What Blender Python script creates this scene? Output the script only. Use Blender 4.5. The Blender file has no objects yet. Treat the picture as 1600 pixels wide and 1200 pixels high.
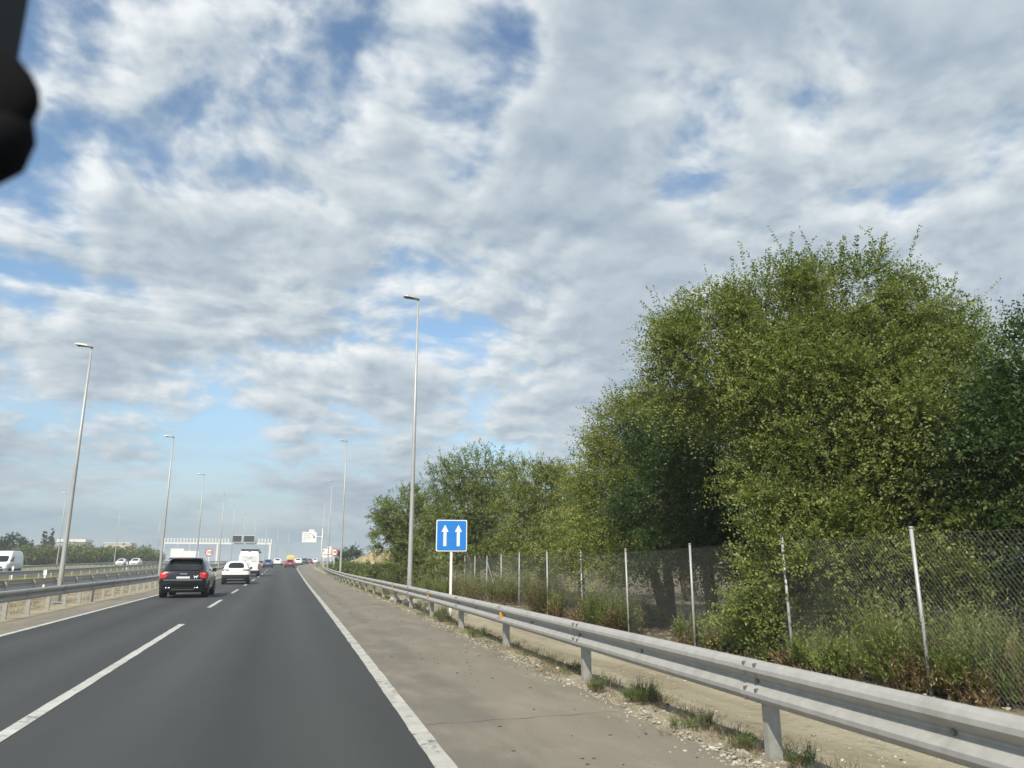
# Motorway with guard rails, lamp posts, a chain-link fence and elm trees, built as real geometry.
import bpy, bmesh, math, random
import numpy as np
from mathutils import Vector, Matrix
R = math.radians
PI = math.pi
scene = bpy.context.scene
COL = scene.collection

# ------------------------------------------------------------------ camera, sky, sun, exposure
CAM_H = 1.45
cam_data = bpy.data.cameras.new('camera')
cam_data.sensor_width = 36.0
cam_data.lens = 26.55
cam_data.clip_start = 0.05
cam_data.clip_end = 20000.0
cam_data.dof.use_dof = True
cam_data.dof.focus_distance = 40.0
cam_data.dof.aperture_fstop = 4.2
cam = bpy.data.objects.new('camera', cam_data)
COL.objects.link(cam)
cam.location = (0, 0, CAM_H)
cam.rotation_euler = (R(90 + 13.35), 0, R(-16.62))
scene.camera = cam

SUN_EL, SUN_DX, SUN_DY = 44.0, 0.40, 0.60          # light travels towards +X and +Y
_h = math.hypot(SUN_DX, SUN_DY)
sun_dir = Vector((SUN_DX / _h * math.cos(R(SUN_EL)), SUN_DY / _h * math.cos(R(SUN_EL)), -math.sin(R(SUN_EL))))
sun_data = bpy.data.lights.new('sun', 'SUN')
sun_data.energy = 4.8
sun_data.angle = R(0.9)
sun_data.color = (1.0, 0.93, 0.80)
sun = bpy.data.objects.new('sun', sun_data)
COL.objects.link(sun)
sun.location = (-30, -40, 60)
sun.rotation_euler = sun_dir.to_track_quat('-Z', 'Y').to_euler()

world = bpy.data.worlds.new('World')
scene.world = world
world.use_nodes = True
wt = world.node_tree
for n in list(wt.nodes):
    wt.nodes.remove(n)


class NT:
    """Small helper for node graphs."""
    def __init__(self, tree):
        self.t = tree

    def node(self, kind, **kw):
        n = self.t.nodes.new(kind)
        for k, v in kw.items():
            setattr(n, k, v)
        return n

    def put(self, sock, v):
        if v is None:
            return
        if hasattr(v, 'is_output') or isinstance(v, bpy.types.NodeSocket):
            self.t.links.new(v, sock)
        else:
            sock.default_value = v

    def math(self, op, a, b=None, c=None, clamp=False):
        n = self.node('ShaderNodeMath', operation=op, use_clamp=clamp)
        self.put(n.inputs[0], a)
        self.put(n.inputs[1], b)
        self.put(n.inputs[2], c)
        return n.outputs[0]

    def vmath(self, op, a, b=None, s=None):
        n = self.node('ShaderNodeVectorMath', operation=op)
        self.put(n.inputs[0], a)
        self.put(n.inputs[1], b)
        if s is not None:
            self.put(n.inputs['Scale'], s)
        return n.outputs['Value'] if op in ('DOT_PRODUCT', 'LENGTH', 'DISTANCE') else n.outputs[0]

    def noise(self, vec, scale, detail=4.0, rough=0.55, dist=0.0, out='Fac', lac=2.0):
        n = self.node('ShaderNodeTexNoise')
        self.put(n.inputs['Vector'], vec)
        n.inputs['Scale'].default_value = scale
        n.inputs['Detail'].default_value = detail
        n.inputs['Roughness'].default_value = rough
        n.inputs['Lacunarity'].default_value = lac
        n.inputs['Distortion'].default_value = dist
        return n.outputs[out]

    def smooth(self, v, a, b, c=0.0, d=1.0):
        n = self.node('ShaderNodeMapRange', interpolation_type='SMOOTHSTEP')
        self.put(n.inputs['Value'], v)
        self.put(n.inputs['From Min'], a)
        self.put(n.inputs['From Max'], b)
        self.put(n.inputs['To Min'], c)
        self.put(n.inputs['To Max'], d)
        return n.outputs[0]

    def mix(self, f, a, b, kind='MIX'):
        n = self.node('ShaderNodeMix', data_type='RGBA', blend_type=kind)
        self.put(n.inputs[0], f)
        self.put(n.inputs[6], a)
        self.put(n.inputs[7], b)
        return n.outputs[2]

    def ramp(self, f, stops):
        n = self.node('ShaderNodeValToRGB')
        cr = n.color_ramp
        while len(cr.elements) < len(stops):
            cr.elements.new(0.5)
        for e, (p, c) in zip(cr.elements, stops):
            e.position = p
            e.color = (*c, 1.0)
        self.put(n.inputs[0], f)
        return n.outputs[0]


W = NT(wt)
sky = W.node('ShaderNodeTexSky', sky_type='NISHITA')
sky.sun_disc = False
sky.sun_elevation = R(SUN_EL)
sky.sun_rotation = math.atan2(-sun_dir.x, -sun_dir.y)
sky.air_density = 1.0
sky.dust_density = 0.6
sky.ozone_density = 1.6
tc = W.node('ShaderNodeTexCoord')
dirv = tc.outputs['Generated']
sep = W.node('ShaderNodeSeparateXYZ')
wt.links.new(dirv, sep.inputs[0])
el = W.math('MAXIMUM', sep.outputs[2], 0.0)
inv = W.math('DIVIDE', 1.0, W.math('ADD', el, 0.26))
plane = W.node('ShaderNodeCombineXYZ')
W.put(plane.inputs[0], W.math('MULTIPLY', sep.outputs[0], inv))
W.put(plane.inputs[1], W.math('MULTIPLY', sep.outputs[1], inv))
P = plane.outputs[0]
warp = W.noise(P, 1.6, 3, 0.5, out='Color')
P = W.vmath('ADD', P, W.vmath('SCALE', W.vmath('SUBTRACT', warp, (0.5, 0.5, 0.5)), s=0.22))
# where this day's cloud deck is thin or thick: (direction, width, amount)
SKY_PATCHES = [((-0.2156, 0.8048, 0.5531), 0.97030, -0.28), ((-0.2389, 0.9016, 0.3605), 0.98769, -0.30), ((0.2218, 0.7703, 0.5979), 0.99692, -0.42), ((0.1858, 0.8335, 0.5203), 0.99619, -0.30), ((0.4338, 0.7382, 0.5166), 0.99255, -0.60), ((-0.1962, 0.9674, 0.1604), 0.97030, -0.30), ((-0.0446, 0.973, 0.2265), 0.98481, -0.25), ((0.0005, 0.8317, 0.5552), 0.99452, -0.30), ((-0.3035, 0.872, 0.3841), 0.99255, -0.30), ((-0.0526, 0.9909, 0.1237), 0.97815, -0.20), ((0.147, 0.9623, 0.2288), 0.98769, -0.25), ((0.6254, 0.656, 0.4224), 0.84805, 0.50), ((0.3803, 0.7303, 0.5675), 0.97030, 0.25), ((0.11, 0.8016, 0.5876), 0.98769, 0.25), ((-0.1086, 0.8951, 0.4324), 0.95630, 0.18), ((0.3674, 0.8043, 0.467), 0.98481, 0.30), ((-0.2895, 0.9164, 0.2763), 0.95630, 0.42), ((-0.1206, 0.9586, 0.2579), 0.98163, 0.35), ((0.2499, 0.8959, 0.3672), 0.96126, 0.15), ((0.0688, 0.9818, 0.1769), 0.98481, 0.45), ((0.3514, 0.883, 0.3111), 0.97815, 0.15), ((-0.0356, 0.9467, 0.32), 0.97815, 0.10), ((-0.1655, 0.8513, 0.4979), 0.99027, 0.05)]
bias = None
for d, cosw, amt in SKY_PATCHES:
    dp = W.vmath('DOT_PRODUCT', dirv, d)
    g = W.smooth(dp, cosw, 1.0, 0.0, amt)
    bias = g if bias is None else W.math('ADD', bias, g)


def deck(vec):
    big = W.noise(vec, 1.4, 2, 0.5)
    mid = W.noise(W.vmath('ADD', vec, (7.3, 2.1, 0.4)), 4.0, 4, 0.55)
    puff = W.noise(vec, 10.5, 7, 0.55)
    a = W.math('MULTIPLY_ADD', W.math('SUBTRACT', big, 0.5), 1.2, W.math('MULTIPLY', W.math('SUBTRACT', mid, 0.5), 2.1))
    return W.math('MULTIPLY_ADD', W.math('SUBTRACT', puff, 0.5), 1.05, a)


d0 = deck(P)
to_sun = Vector((-sun_dir.x, -sun_dir.y, 0)).normalized()
d1 = deck(W.vmath('ADD', P, tuple(to_sun * 0.055)))
dens = W.math('ADD', W.math('ADD', d0, bias), 0.17)
alpha = W.smooth(dens, -0.18, 0.42)
relief = W.math('SUBTRACT', d0, d1)
gain = W.smooth(dens, 0.40, 1.2, 1.0, 0.32)
lit = W.math('ADD', W.math('MULTIPLY', relief, gain), 0.62)
thick = W.smooth(dens, 0.15, 0.95, 0.0, 0.30)
lit = W.math('SUBTRACT', lit, thick, clamp=True)
cloud = W.ramp(lit, [(0.0, (3.1, 3.85, 4.7)), (0.30, (4.0, 4.75, 5.45)), (0.58, (5.5, 6.15, 6.6)), (0.95, (8.0, 8.35, 8.5))])
blue = W.mix(1.0, sky.outputs[0], (1.55, 1.62, 1.55, 1), 'MULTIPLY')
withcloud = W.mix(alpha, blue, cloud)
# far cloud and sky melt into pale blue air near the horizon
low = W.smooth(el, 0.0, 0.25, 0.92, 0.0)
streak = W.noise(W.vmath('MULTIPLY', dirv, (2.0, 2.0, 16.0)), 1.7, 4, 0.5)
air = W.ramp(streak, [(0.34, (2.45, 3.4, 4.3)), (0.64, (3.85, 4.55, 5.1))])
final = W.mix(low, withcloud, air)
bg = W.node('ShaderNodeBackground')
wt.links.new(final, bg.inputs['Color'])
bg.inputs['Strength'].default_value = 0.104
wo = W.node('ShaderNodeOutputWorld')
wt.links.new(bg.outputs[0], wo.inputs['Surface'])

scene.view_settings.view_transform = 'Standard'
scene.view_settings.look = 'None'
scene.view_settings.exposure = 0.10
scene.view_settings.gamma = 1.0
scene.view_settings.use_curve_mapping = False
scene.cycles.max_bounces = 8
scene.cycles.transparent_max_bounces = 8
scene.cycles.use_denoising = True
RNG = random.Random(4711)
NPR = np.random.default_rng(4711)


# ------------------------------------------------------------------ materials
def srgb(r, g, b):
    f = lambda c: (c / 255 / 12.92) if c <= 10 else (((c / 255) + 0.055) / 1.055) ** 2.4
    return (f(r), f(g), f(b))


def new_mat(name):
    m = bpy.data.materials.new(name)
    m.use_nodes = True
    t = m.node_tree
    b = t.nodes['Principled BSDF']
    return m, NT(t), b


def plain(name, col, rough=0.5, metal=0.0, coat=0.0, spec=0.5, vary=0.0, vscale=6.0, bump=0.0, bscale=60.0, dirt=None, dirt_amt=0.5, dscale=4.0):
    m, g, b = new_mat(name)
    c = (*col, 1.0)
    t = g.node('ShaderNodeTexCoord').outputs['Object']
    if vary or dirt:
        n = g.noise(t, vscale, 5, 0.6)
        lo = (*[max(0, x * (1 - vary)) for x in col], 1)
        hi = (*[min(1, x * (1 + vary)) for x in col], 1)
        cc = g.mix(g.smooth(n, 0.3, 0.7), lo, hi)
        if dirt:
            dn = g.noise(t, dscale, 6, 0.65)
            cc = g.mix(g.smooth(dn, 0.5, 0.75, 0, dirt_amt), cc, (*dirt, 1))
        g.put(b.inputs['Base Color'], cc)
    else:
        b.inputs['Base Color'].default_value = c
    b.inputs['Roughness'].default_value = rough
    b.inputs['Metallic'].default_value = metal
    b.inputs['Coat Weight'].default_value = coat
    b.inputs['Specular IOR Level'].default_value = spec
    if bump:
        bn = g.node('ShaderNodeBump')
        bn.inputs['Strength'].default_value = bump
        bn.inputs['Distance'].default_value = 0.01
        g.put(bn.inputs['Height'], g.noise(t, bscale, 5, 0.6))
        g.put(b.inputs['Normal'], bn.outputs[0])
    return m


def leaf_mat(name, dark, light, yellow, trans=0.42):
    """Foliage: every leaf has its own tint (attribute tint: r = hue mix, g = yellowing)."""
    m, g, b = new_mat(name)
    t = g.t
    at = g.node('ShaderNodeAttribute', attribute_name='tint')
    sp = g.node('ShaderNodeSeparateColor')
    t.links.new(at.outputs['Color'], sp.inputs[0])
    c = g.mix(sp.outputs[0], (*dark, 1), (*light, 1))
    c = g.mix(sp.outputs[1], c, (*yellow, 1))
    g.put(b.inputs['Base Color'], c)
    b.inputs['Roughness'].default_value = 0.48
    b.inputs['Specular IOR Level'].default_value = 0.35
    tr = g.node('ShaderNodeBsdfTranslucent')
    g.put(tr.inputs['Color'], g.mix(1.0, c, (1.0, 1.15, 0.6, 1), 'MULTIPLY'))
    mx = g.node('ShaderNodeMixShader')
    mx.inputs[0].default_value = trans
    t.links.new(b.outputs[0], mx.inputs[1])
    t.links.new(tr.outputs[0], mx.inputs[2])
    t.links.new(mx.outputs[0], t.nodes['Material Output'].inputs[0])
    return m


def asphalt(name, base, var, tracks=None, band=None, speck=0.5, rough=0.82, dust=None, dust_amt=0.0):
    m, g, b = new_mat(name)
    pos = g.node('ShaderNodeNewGeometry').outputs['Position']
    fine = g.noise(pos, 95.0, 4, 0.7)
    grit = g.noise(pos, 30.0, 3, 0.6)
    mid = g.noise(g.vmath('MULTIPLY', pos, (1.0, 0.22, 1.0)), 0.9, 5, 0.6)
    wide = g.noise(g.vmath('MULTIPLY', pos, (1.0, 0.05, 1.0)), 0.55, 3, 0.5)
    v = g.math('MULTIPLY_ADD', g.math('SUBTRACT', fine, 0.5), speck, 1.0)
    v = g.math('ADD', v, g.math('MULTIPLY', g.math('SUBTRACT', grit, 0.5), speck * 0.6))
    v = g.math('ADD', v, g.math('MULTIPLY', g.math('SUBTRACT', mid, 0.5), var))
    v = g.math('ADD', v, g.math('MULTIPLY', g.math('SUBTRACT', wide, 0.5), var * 1.2))
    if tracks:
        sp = g.node('ShaderNodeSeparateXYZ')
        g.t.links.new(pos, sp.inputs[0])
        for xc, wd, amt in tracks:
            q = g.math('ABSOLUTE', g.math('SUBTRACT', sp.outputs[0], xc))
            v = g.math('ADD', v, g.smooth(q, 0.0, wd, amt, 0.0))
    c = g.vmath('SCALE', base, s=v)
    if band:                                        # a worn strip at a fixed distance from the edge line
        at = g.node('ShaderNodeAttribute', attribute_name='across')
        wob = g.math('MULTIPLY', g.math('SUBTRACT', g.noise(g.vmath('MULTIPLY', pos, (1.0, 0.3, 1.0)), 1.4, 5, 0.6), 0.5), 0.35)
        dd = g.math('ADD', at.outputs['Fac'], wob)
        f = g.math('MULTIPLY', g.smooth(dd, band[0], band[0] + 0.25), g.smooth(dd, band[1], band[1] - 0.35))
        c = g.mix(g.math('MULTIPLY', f, band[2]), c, (*band[3], 1))
        near = g.smooth(dd, 0.75, 0.2, 0.0, 0.40)
        c = g.mix(near, c, (0.125, 0.120, 0.100, 1))
    if dust:
        dn = g.noise(g.vmath('MULTIPLY', pos, (1.0, 0.4, 1.0)), 1.7, 6, 0.62)
        c = g.mix(g.smooth(dn, 0.42, 0.72, 0.0, dust_amt), c, (*dust, 1))
    g.put(b.inputs['Base Color'], c)
    b.inputs['Roughness'].default_value = rough
    b.inputs['Specular IOR Level'].default_value = 0.35
    bn = g.node('ShaderNodeBump')
    bn.inputs['Strength'].default_value = 0.35
    bn.inputs['Distance'].default_value = 0.006
    g.put(bn.inputs['Height'], g.noise(pos, 70.0, 4, 0.65))
    g.put(b.inputs['Normal'], bn.outputs[0])
    return m


def paint_mat(name, col, under, wear):
    m, g, b = new_mat(name)
    pos = g.node('ShaderNodeNewGeometry').outputs['Position']
    n = g.noise(pos, 9.0, 8, 0.72)
    n2 = g.noise(pos, 1.3, 3, 0.5)
    w = g.math('ADD', g.math('MULTIPLY', n, 0.75), g.math('MULTIPLY', n2, 0.35))
    f = g.smooth(w, 0.66 - wear, 0.74 - wear * 0.5)
    grime = g.smooth(g.noise(pos, 3.1, 6, 0.65), 0.3, 0.75, 0.78, 1.08)
    c = g.mix(f, g.vmath('SCALE', col, s=grime), (*under, 1))
    g.put(b.inputs['Base Color'], c)
    b.inputs['Roughness'].default_value = 0.7
    return m


def ground_mat():
    m, g, b = new_mat('dirt')
    pos = g.node('ShaderNodeNewGeometry').outputs['Position']
    sp = g.node('ShaderNodeSeparateXYZ')
    g.t.links.new(pos, sp.inputs[0])
    stretched = g.vmath('MULTIPLY', pos, (1.0, 0.16, 1.0))
    a = g.noise(stretched, 1.6, 6, 0.6)
    fine = g.noise(pos, 26.0, 6, 0.7)
    clod = g.noise(pos, 5.0, 5, 0.62)
    c = g.ramp(a, [(0.30, (0.235, 0.203, 0.143)), (0.5, (0.33, 0.292, 0.208)), (0.70, (0.40, 0.362, 0.268))])
    c = g.mix(g.smooth(clod, 0.55, 0.72, 0, 0.55), c, (0.15, 0.125, 0.09, 1))
    c = g.vmath('SCALE', c, s=g.math('MULTIPLY_ADD', fine, 0.7, 0.65))
    # leaf litter and dry grass further from the motorway
    far = g.smooth(sp.outputs[0], 6.1, 8.2)
    litter = g.ramp(g.noise(pos, 14.0, 6, 0.7), [(0.3, (0.045, 0.037, 0.026)), (0.55, (0.11, 0.088, 0.058)), (0.75, (0.19, 0.155, 0.10))])
    c = g.mix(g.math('MULTIPLY', far, g.smooth(clod, 0.30, 0.56, 0.25, 0.95)), c, litter)
    grass = g.ramp(g.noise(pos, 2.2, 5, 0.65), [(0.3, (0.10, 0.11, 0.045)), (0.5, (0.20, 0.185, 0.085)), (0.7, (0.30, 0.26, 0.14))])
    left = g.smooth(sp.outputs[0], -12.0, -18.0)
    c = g.mix(g.math('MULTIPLY', left, 0.9), c, grass)
    yfar = g.smooth(sp.outputs[1], 50.0, 95.0)
    c = g.mix(g.math('MULTIPLY', g.math('MULTIPLY', yfar, g.smooth(sp.outputs[0], 5.5, 9.0)), 0.75), c, grass)
    g.put(b.inputs['Base Color'], c)
    b.inputs['Roughness'].default_value = 0.95
    b.inputs['Specular IOR Level'].default_value = 0.15
    bn = g.node('ShaderNodeBump')
    bn.inputs['Strength'].default_value = 0.8
    bn.inputs['Distance'].default_value = 0.03
    g.put(bn.inputs['Height'], g.math('ADD', fine, g.math('MULTIPLY', clod, 2.0)))
    g.put(b.inputs['Normal'], bn.outputs[0])
    return m


M = {}
M['dirt'] = ground_mat()
M['asphalt'] = asphalt('asphalt', (0.047, 0.0505, 0.0495), 0.45, tracks=[(0.55, 0.55, 0.20), (-1.25, 0.55, 0.20), (-2.95, 0.5, 0.16), (-4.6, 0.5, 0.16), (-0.35, 0.40, -0.14), (-3.8, 0.35, -0.14)], speck=0.95)
M['shoulder'] = asphalt('shoulder', (0.190, 0.169, 0.132), 0.55, band=(0.35, 1.0, 0.45, (0.105, 0.100, 0.083)), speck=0.85, dust=(0.285, 0.253, 0.195), dust_amt=0.5)
M['old_asphalt'] = asphalt('old_asphalt', (0.075, 0.079, 0.082), 0.25)
M['tar'] = asphalt('tar', (0.158, 0.145, 0.116), 0.35, dust=(0.235, 0.213, 0.168), dust_amt=0.9)
M['paint'] = paint_mat('road_paint', (0.47, 0.46, 0.415), (0.12, 0.115, 0.10), 0.105)
M['paint_dash'] = paint_mat('dash_paint', (0.52, 0.52, 0.48), (0.09, 0.09, 0.085), 0.08)
M['galv'] = plain('galvanised_steel', (0.375, 0.368, 0.345), 0.60, 0.10, vary=0.08, vscale=9.0, dirt=(0.24, 0.225, 0.19), dirt_amt=0.6, dscale=3.2)
M['galv_post'] = plain('galvanised_post', (0.34, 0.335, 0.31), 0.6, 0.25, vary=0.15, vscale=9.0, dirt=(0.27, 0.24, 0.19), dirt_amt=0.5)
M['lamp_steel'] = plain('lamp_steel', (0.40, 0.405, 0.39), 0.5, 0.25, vary=0.08, vscale=1.5)
M['fence_steel'] = plain('fence_steel', (0.38, 0.39, 0.385), 0.5, 0.3, vary=0.12, vscale=5)
M['wire'] = plain('fence_wire', (0.17, 0.175, 0.17), 0.6, 0.1)
M['concrete'] = plain('concrete', (0.42, 0.40, 0.35), 0.9, vary=0.2)
M['amber'] = plain('amber_reflector', (0.62, 0.34, 0.03), 0.35, spec=0.6)
M['black_rubber'] = plain('black_rubber', (0.012, 0.012, 0.012), 0.75)
M['sign_blue'] = plain('sign_blue', (0.016, 0.20, 0.62), 0.42, vary=0.04, vscale=3)
M['sign_white'] = plain('sign_white', (0.80, 0.80, 0.78), 0.45)
M['sign_red'] = plain('sign_red', (0.55, 0.03, 0.03), 0.45)
M['sign_pinkred'] = plain('sign_text_red', (0.62, 0.15, 0.13), 0.5)
M['sign_grey'] = plain('sign_back_grey', (0.33, 0.34, 0.34), 0.6)
M['ink'] = plain('sign_ink', (0.02, 0.02, 0.02), 0.5)
M['faint_ink'] = plain('sign_faint_ink', (0.30, 0.31, 0.30), 0.5)
M['panel_dark'] = plain('display_dark', (0.035, 0.037, 0.038), 0.5)
M['white_steel'] = plain('white_steel', (0.74, 0.74, 0.71), 0.5)
M['glass_dark'] = plain('car_glass', (0.010, 0.013, 0.014), 0.06, spec=0.8)
M['chrome'] = plain('chrome', (0.75, 0.75, 0.76), 0.16, 1.0)
M['rim'] = plain('alloy_rim', (0.42, 0.43, 0.44), 0.35, 0.8)
M['tyre'] = plain('tyre', (0.014, 0.014, 0.014), 0.85)
M['plastic'] = plain('dark_plastic', (0.022, 0.022, 0.023), 0.6)
M['grey_plastic'] = plain('grey_plastic', (0.16, 0.155, 0.145), 0.6)
M['tail_red'] = plain('tail_lamp', (0.50, 0.012, 0.014), 0.15, spec=0.7)
M['tail_dark'] = plain('tail_lamp_dark', (0.13, 0.008, 0.008), 0.15, spec=0.7)
M['lamp_clear'] = plain('lamp_clear', (0.62, 0.62, 0.62), 0.15, spec=0.8)
M['plate'] = plain('number_plate', (0.60, 0.60, 0.57), 0.5)
M['paint_black'] = plain('car_black', (0.005, 0.005, 0.006), 0.16, coat=0.6)
M['paint_white'] = plain('car_white', (0.76, 0.76, 0.74), 0.3, coat=0.8)
M['paint_blue'] = plain('car_blue', (0.028, 0.09, 0.19), 0.28, coat=0.9)
M['paint_red'] = plain('car_red', (0.24, 0.03, 0.035), 0.28, coat=0.9)
M['paint_maroon'] = plain('car_maroon', (0.22, 0.03, 0.04), 0.3, coat=0.9)
M['paint_navy'] = plain('car_navy', (0.03, 0.045, 0.055), 0.28, coat=0.9)
M['paint_yellow'] = plain('truck_yellow', (0.56, 0.43, 0.15), 0.5)
M['mirror_black'] = plain('mirror_black', (0.006, 0.006, 0.007), 0.85, spec=0.1)
M['mirror_cover'] = plain('mirror_cover', (0.030, 0.036, 0.040), 0.8, spec=0.2)
M['mirror_glass'] = plain('mirror_glass', (0.7, 0.7, 0.7), 0.03, 1.0)
M['bark'] = plain('bark', (0.105, 0.085, 0.062), 0.9, vary=0.35, vscale=7, bump=0.8, bscale=22)
M['twig'] = plain('twig_bark', (0.15, 0.125, 0.085), 0.9, vary=0.3, vscale=3)
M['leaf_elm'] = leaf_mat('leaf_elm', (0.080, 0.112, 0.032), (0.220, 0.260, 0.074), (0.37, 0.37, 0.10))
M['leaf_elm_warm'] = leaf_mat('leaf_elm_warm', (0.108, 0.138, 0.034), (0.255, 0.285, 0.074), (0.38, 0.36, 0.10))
M['leaf_dark'] = leaf_mat('leaf_dark', (0.030, 0.060, 0.021), (0.063, 0.106, 0.032), (0.115, 0.149, 0.040))  # dark-leaved trees; on the shaded elms this colour stands in for shade
M['leaf_far'] = leaf_mat('leaf_far', (0.088, 0.121, 0.035), (0.204, 0.237, 0.061), (0.308, 0.297, 0.088))
M['leaf_broom'] = leaf_mat('leaf_broom', (0.085, 0.127, 0.032), (0.177, 0.227, 0.054), (0.284, 0.284, 0.078), 0.25)
M['leaf_dry'] = leaf_mat('leaf_dry', (0.106, 0.069, 0.037), (0.213, 0.156, 0.081), (0.325, 0.263, 0.150), 0.2)
M['leaf_weed'] = leaf_mat('leaf_weed', (0.066, 0.126, 0.029), (0.138, 0.228, 0.048), (0.240, 0.264, 0.072), 0.3)
M['litter'] = plain('leaf_litter', (0.07, 0.055, 0.04), 0.9, vary=0.5, vscale=20.0)
M['bolt'] = plain('bolt_steel', (0.20, 0.195, 0.18), 0.5, 0.5)
M['stone'] = plain('limestone', (0.36, 0.33, 0.27), 0.9, vary=0.45, vscale=9.0)
M['wall_white'] = plain('render_white', (0.72, 0.70, 0.66), 0.8, vary=0.05)
M['wall_cream'] = plain('render_cream', (0.52, 0.47, 0.38), 0.8, vary=0.06)
M['wall_grey'] = plain('cladding_grey', (0.36, 0.36, 0.35), 0.7, vary=0.06)
M['pane'] = plain('window_pane', (0.05, 0.06, 0.07), 0.1, spec=0.8)
M['ochre'] = plain('ochre_soil', (0.30, 0.235, 0.135), 0.95, vary=0.25, vscale=0.7)


# ------------------------------------------------------------------ object helpers
def tag(o, label=None, cat=None, group=None, kind=None):
    if label:
        o['label'] = label
    if cat:
        o['category'] = cat
    if group:
        o['group'] = group
    if kind:
        o['kind'] = kind
    return o


def thing(name, loc, label, cat, group=None, rz=0.0):
    o = bpy.data.objects.new(name, None)
    o.empty_display_size = 0.3
    COL.objects.link(o)
    o.location = loc
    o.rotation_euler = (0, 0, rz)
    return tag(o, label, cat, group)


def link(name, me, parent=None, loc=(0, 0, 0), rot=(0, 0, 0)):
    o = bpy.data.objects.new(name, me)
    COL.objects.link(o)
    o.parent = parent
    o.location = loc
    o.rotation_euler = rot
    return o


class MB:
    """Collects vertices and faces; build() links them as one mesh object."""
    def __init__(self):
        self.v, self.f, self.mi = [], [], []

    def add(self, vs, fs, mi=0):
        o = len(self.v)
        self.v.extend([tuple(p) for p in vs])
        self.f.extend([tuple(i + o for i in q) for q in fs])
        self.mi.extend([mi] * len(fs))
        return self

    def box(self, c, s, rz=0.0, mi=0, taper=1.0):
        hx, hy, hz = s[0] / 2, s[1] / 2, s[2] / 2
        vs = []
        for dz in (-1, 1):
            k = taper if dz > 0 else 1.0
            for dx, dy in ((-1, -1), (1, -1), (1, 1), (-1, 1)):
                x, y = dx * hx * k, dy * hy * k
                vs.append((c[0] + x * math.cos(rz) - y * math.sin(rz), c[1] + x * math.sin(rz) + y * math.cos(rz), c[2] + dz * hz))
        return self.add(vs, [(3, 2, 1, 0), (4, 5, 6, 7), (0, 1, 5, 4), (1, 2, 6, 5), (2, 3, 7, 6), (3, 0, 4, 7)], mi)

    def tube(self, pts, rad, n=8, mi=0, cap=True):
        pts = [Vector(p) for p in pts]
        if not hasattr(rad, '__len__'):
            rad = [rad] * len(pts)
        o = len(self.v)
        prev = None
        for i, p in enumerate(pts):
            t = (pts[min(i + 1, len(pts) - 1)] - pts[max(i - 1, 0)]).normalized()
            if prev is None:
                a = Vector((1, 0, 0)) if abs(t.x) < 0.8 else Vector((0, 1, 0))
                u = t.cross(a).normalized()
            else:
                u = (prev - t * prev.dot(t)).normalized()
            prev = u
            w = t.cross(u)
            for k in range(n):
                an = 2 * PI * k / n
                self.v.append(tuple(p + (u * math.cos(an) + w * math.sin(an)) * rad[i]))
        for i in range(len(pts) - 1):
            for k in range(n):
                a, b = o + i * n + k, o + i * n + (k + 1) % n
                self.f.append((a, b, b + n, a + n))
                self.mi.append(mi)
        if cap:
            self.f.append(tuple(o + k for k in reversed(range(n))))
            self.f.append(tuple(o + (len(pts) - 1) * n + k for k in range(n)))
            self.mi += [mi, mi]
        return self

    def prism(self, poly, axis, a, b, mi=0):
        """Extrude a 2D polygon along an axis ('x','y','z') from a to b."""
        def P3(p, h):
            return {'x': (h, p[0], p[1]), 'y': (p[0], h, p[1]), 'z': (p[0], p[1], h)}[axis]
        n = len(poly)
        vs = [P3(p, a) for p in poly] + [P3(p, b) for p in poly]
        fs = [tuple(range(n - 1, -1, -1)), tuple(range(n, 2 * n))]
        fs += [(i, (i + 1) % n, n + (i + 1) % n, n + i) for i in range(n)]
        return self.add(vs, fs, mi)

    def mesh(self, name, mats, smooth=False):
        me = bpy.data.meshes.new(name)
        me.from_pydata(self.v, [], self.f)
        if not isinstance(mats, (list, tuple)):
            mats = [mats]
        for m in mats:
            me.materials.append(m)
        me.polygons.foreach_set('material_index', self.mi)
        bm = bmesh.new()
        bm.from_mesh(me)
        bmesh.ops.recalc_face_normals(bm, faces=bm.faces)
        bm.to_mesh(me)
        bm.free()
        if smooth:
            me.polygons.foreach_set('use_smooth', [True] * len(me.polygons))
        me.update()
        return me

    def build(self, name, mats, parent=None, loc=(0, 0, 0), rot=(0, 0, 0), smooth=False):
        return link(name, self.mesh(name, mats, smooth), parent, loc, rot)


def np_mesh(name, verts, quads, mat, tint=None):
    """Big meshes straight from numpy: verts (n,3), quads (m,4)."""
    me = bpy.data.meshes.new(name)
    nv, nq = len(verts), len(quads)
    me.vertices.add(nv)
    me.vertices.foreach_set('co', np.ascontiguousarray(verts, dtype=np.float32).ravel())
    me.loops.add(nq * 4)
    me.loops.foreach_set('vertex_index', np.ascontiguousarray(quads, dtype=np.int32).ravel())
    me.polygons.add(nq)
    me.polygons.foreach_set('loop_start', np.arange(nq, dtype=np.int32) * 4)
    me.polygons.foreach_set('loop_total', np.full(nq, 4, dtype=np.int32))
    if tint is not None:
        ca = me.color_attributes.new('tint', 'FLOAT_COLOR', 'POINT')
        col = np.ones((nv, 4), dtype=np.float32)
        col[:, :tint.shape[1]] = tint
        ca.data.foreach_set('color', col.ravel())
    me.materials.append(mat)
    me.update(calc_edges=True)
    return me


# ------------------------------------------------------------------ the lie of the land
def sstep(t):
    t = min(1.0, max(0.0, t))
    return t * t * (3 - 2 * t)


def road_z(y):
    return 1.32 * sstep((y - 40) / 215) - 5.0 * sstep((y - 300) / 900)


def bend(y):
    return 4.8e-4 * max(0.0, y - 125) ** 2 if y < 420 else 41.8 + 0.283 * (y - 420)


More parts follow.
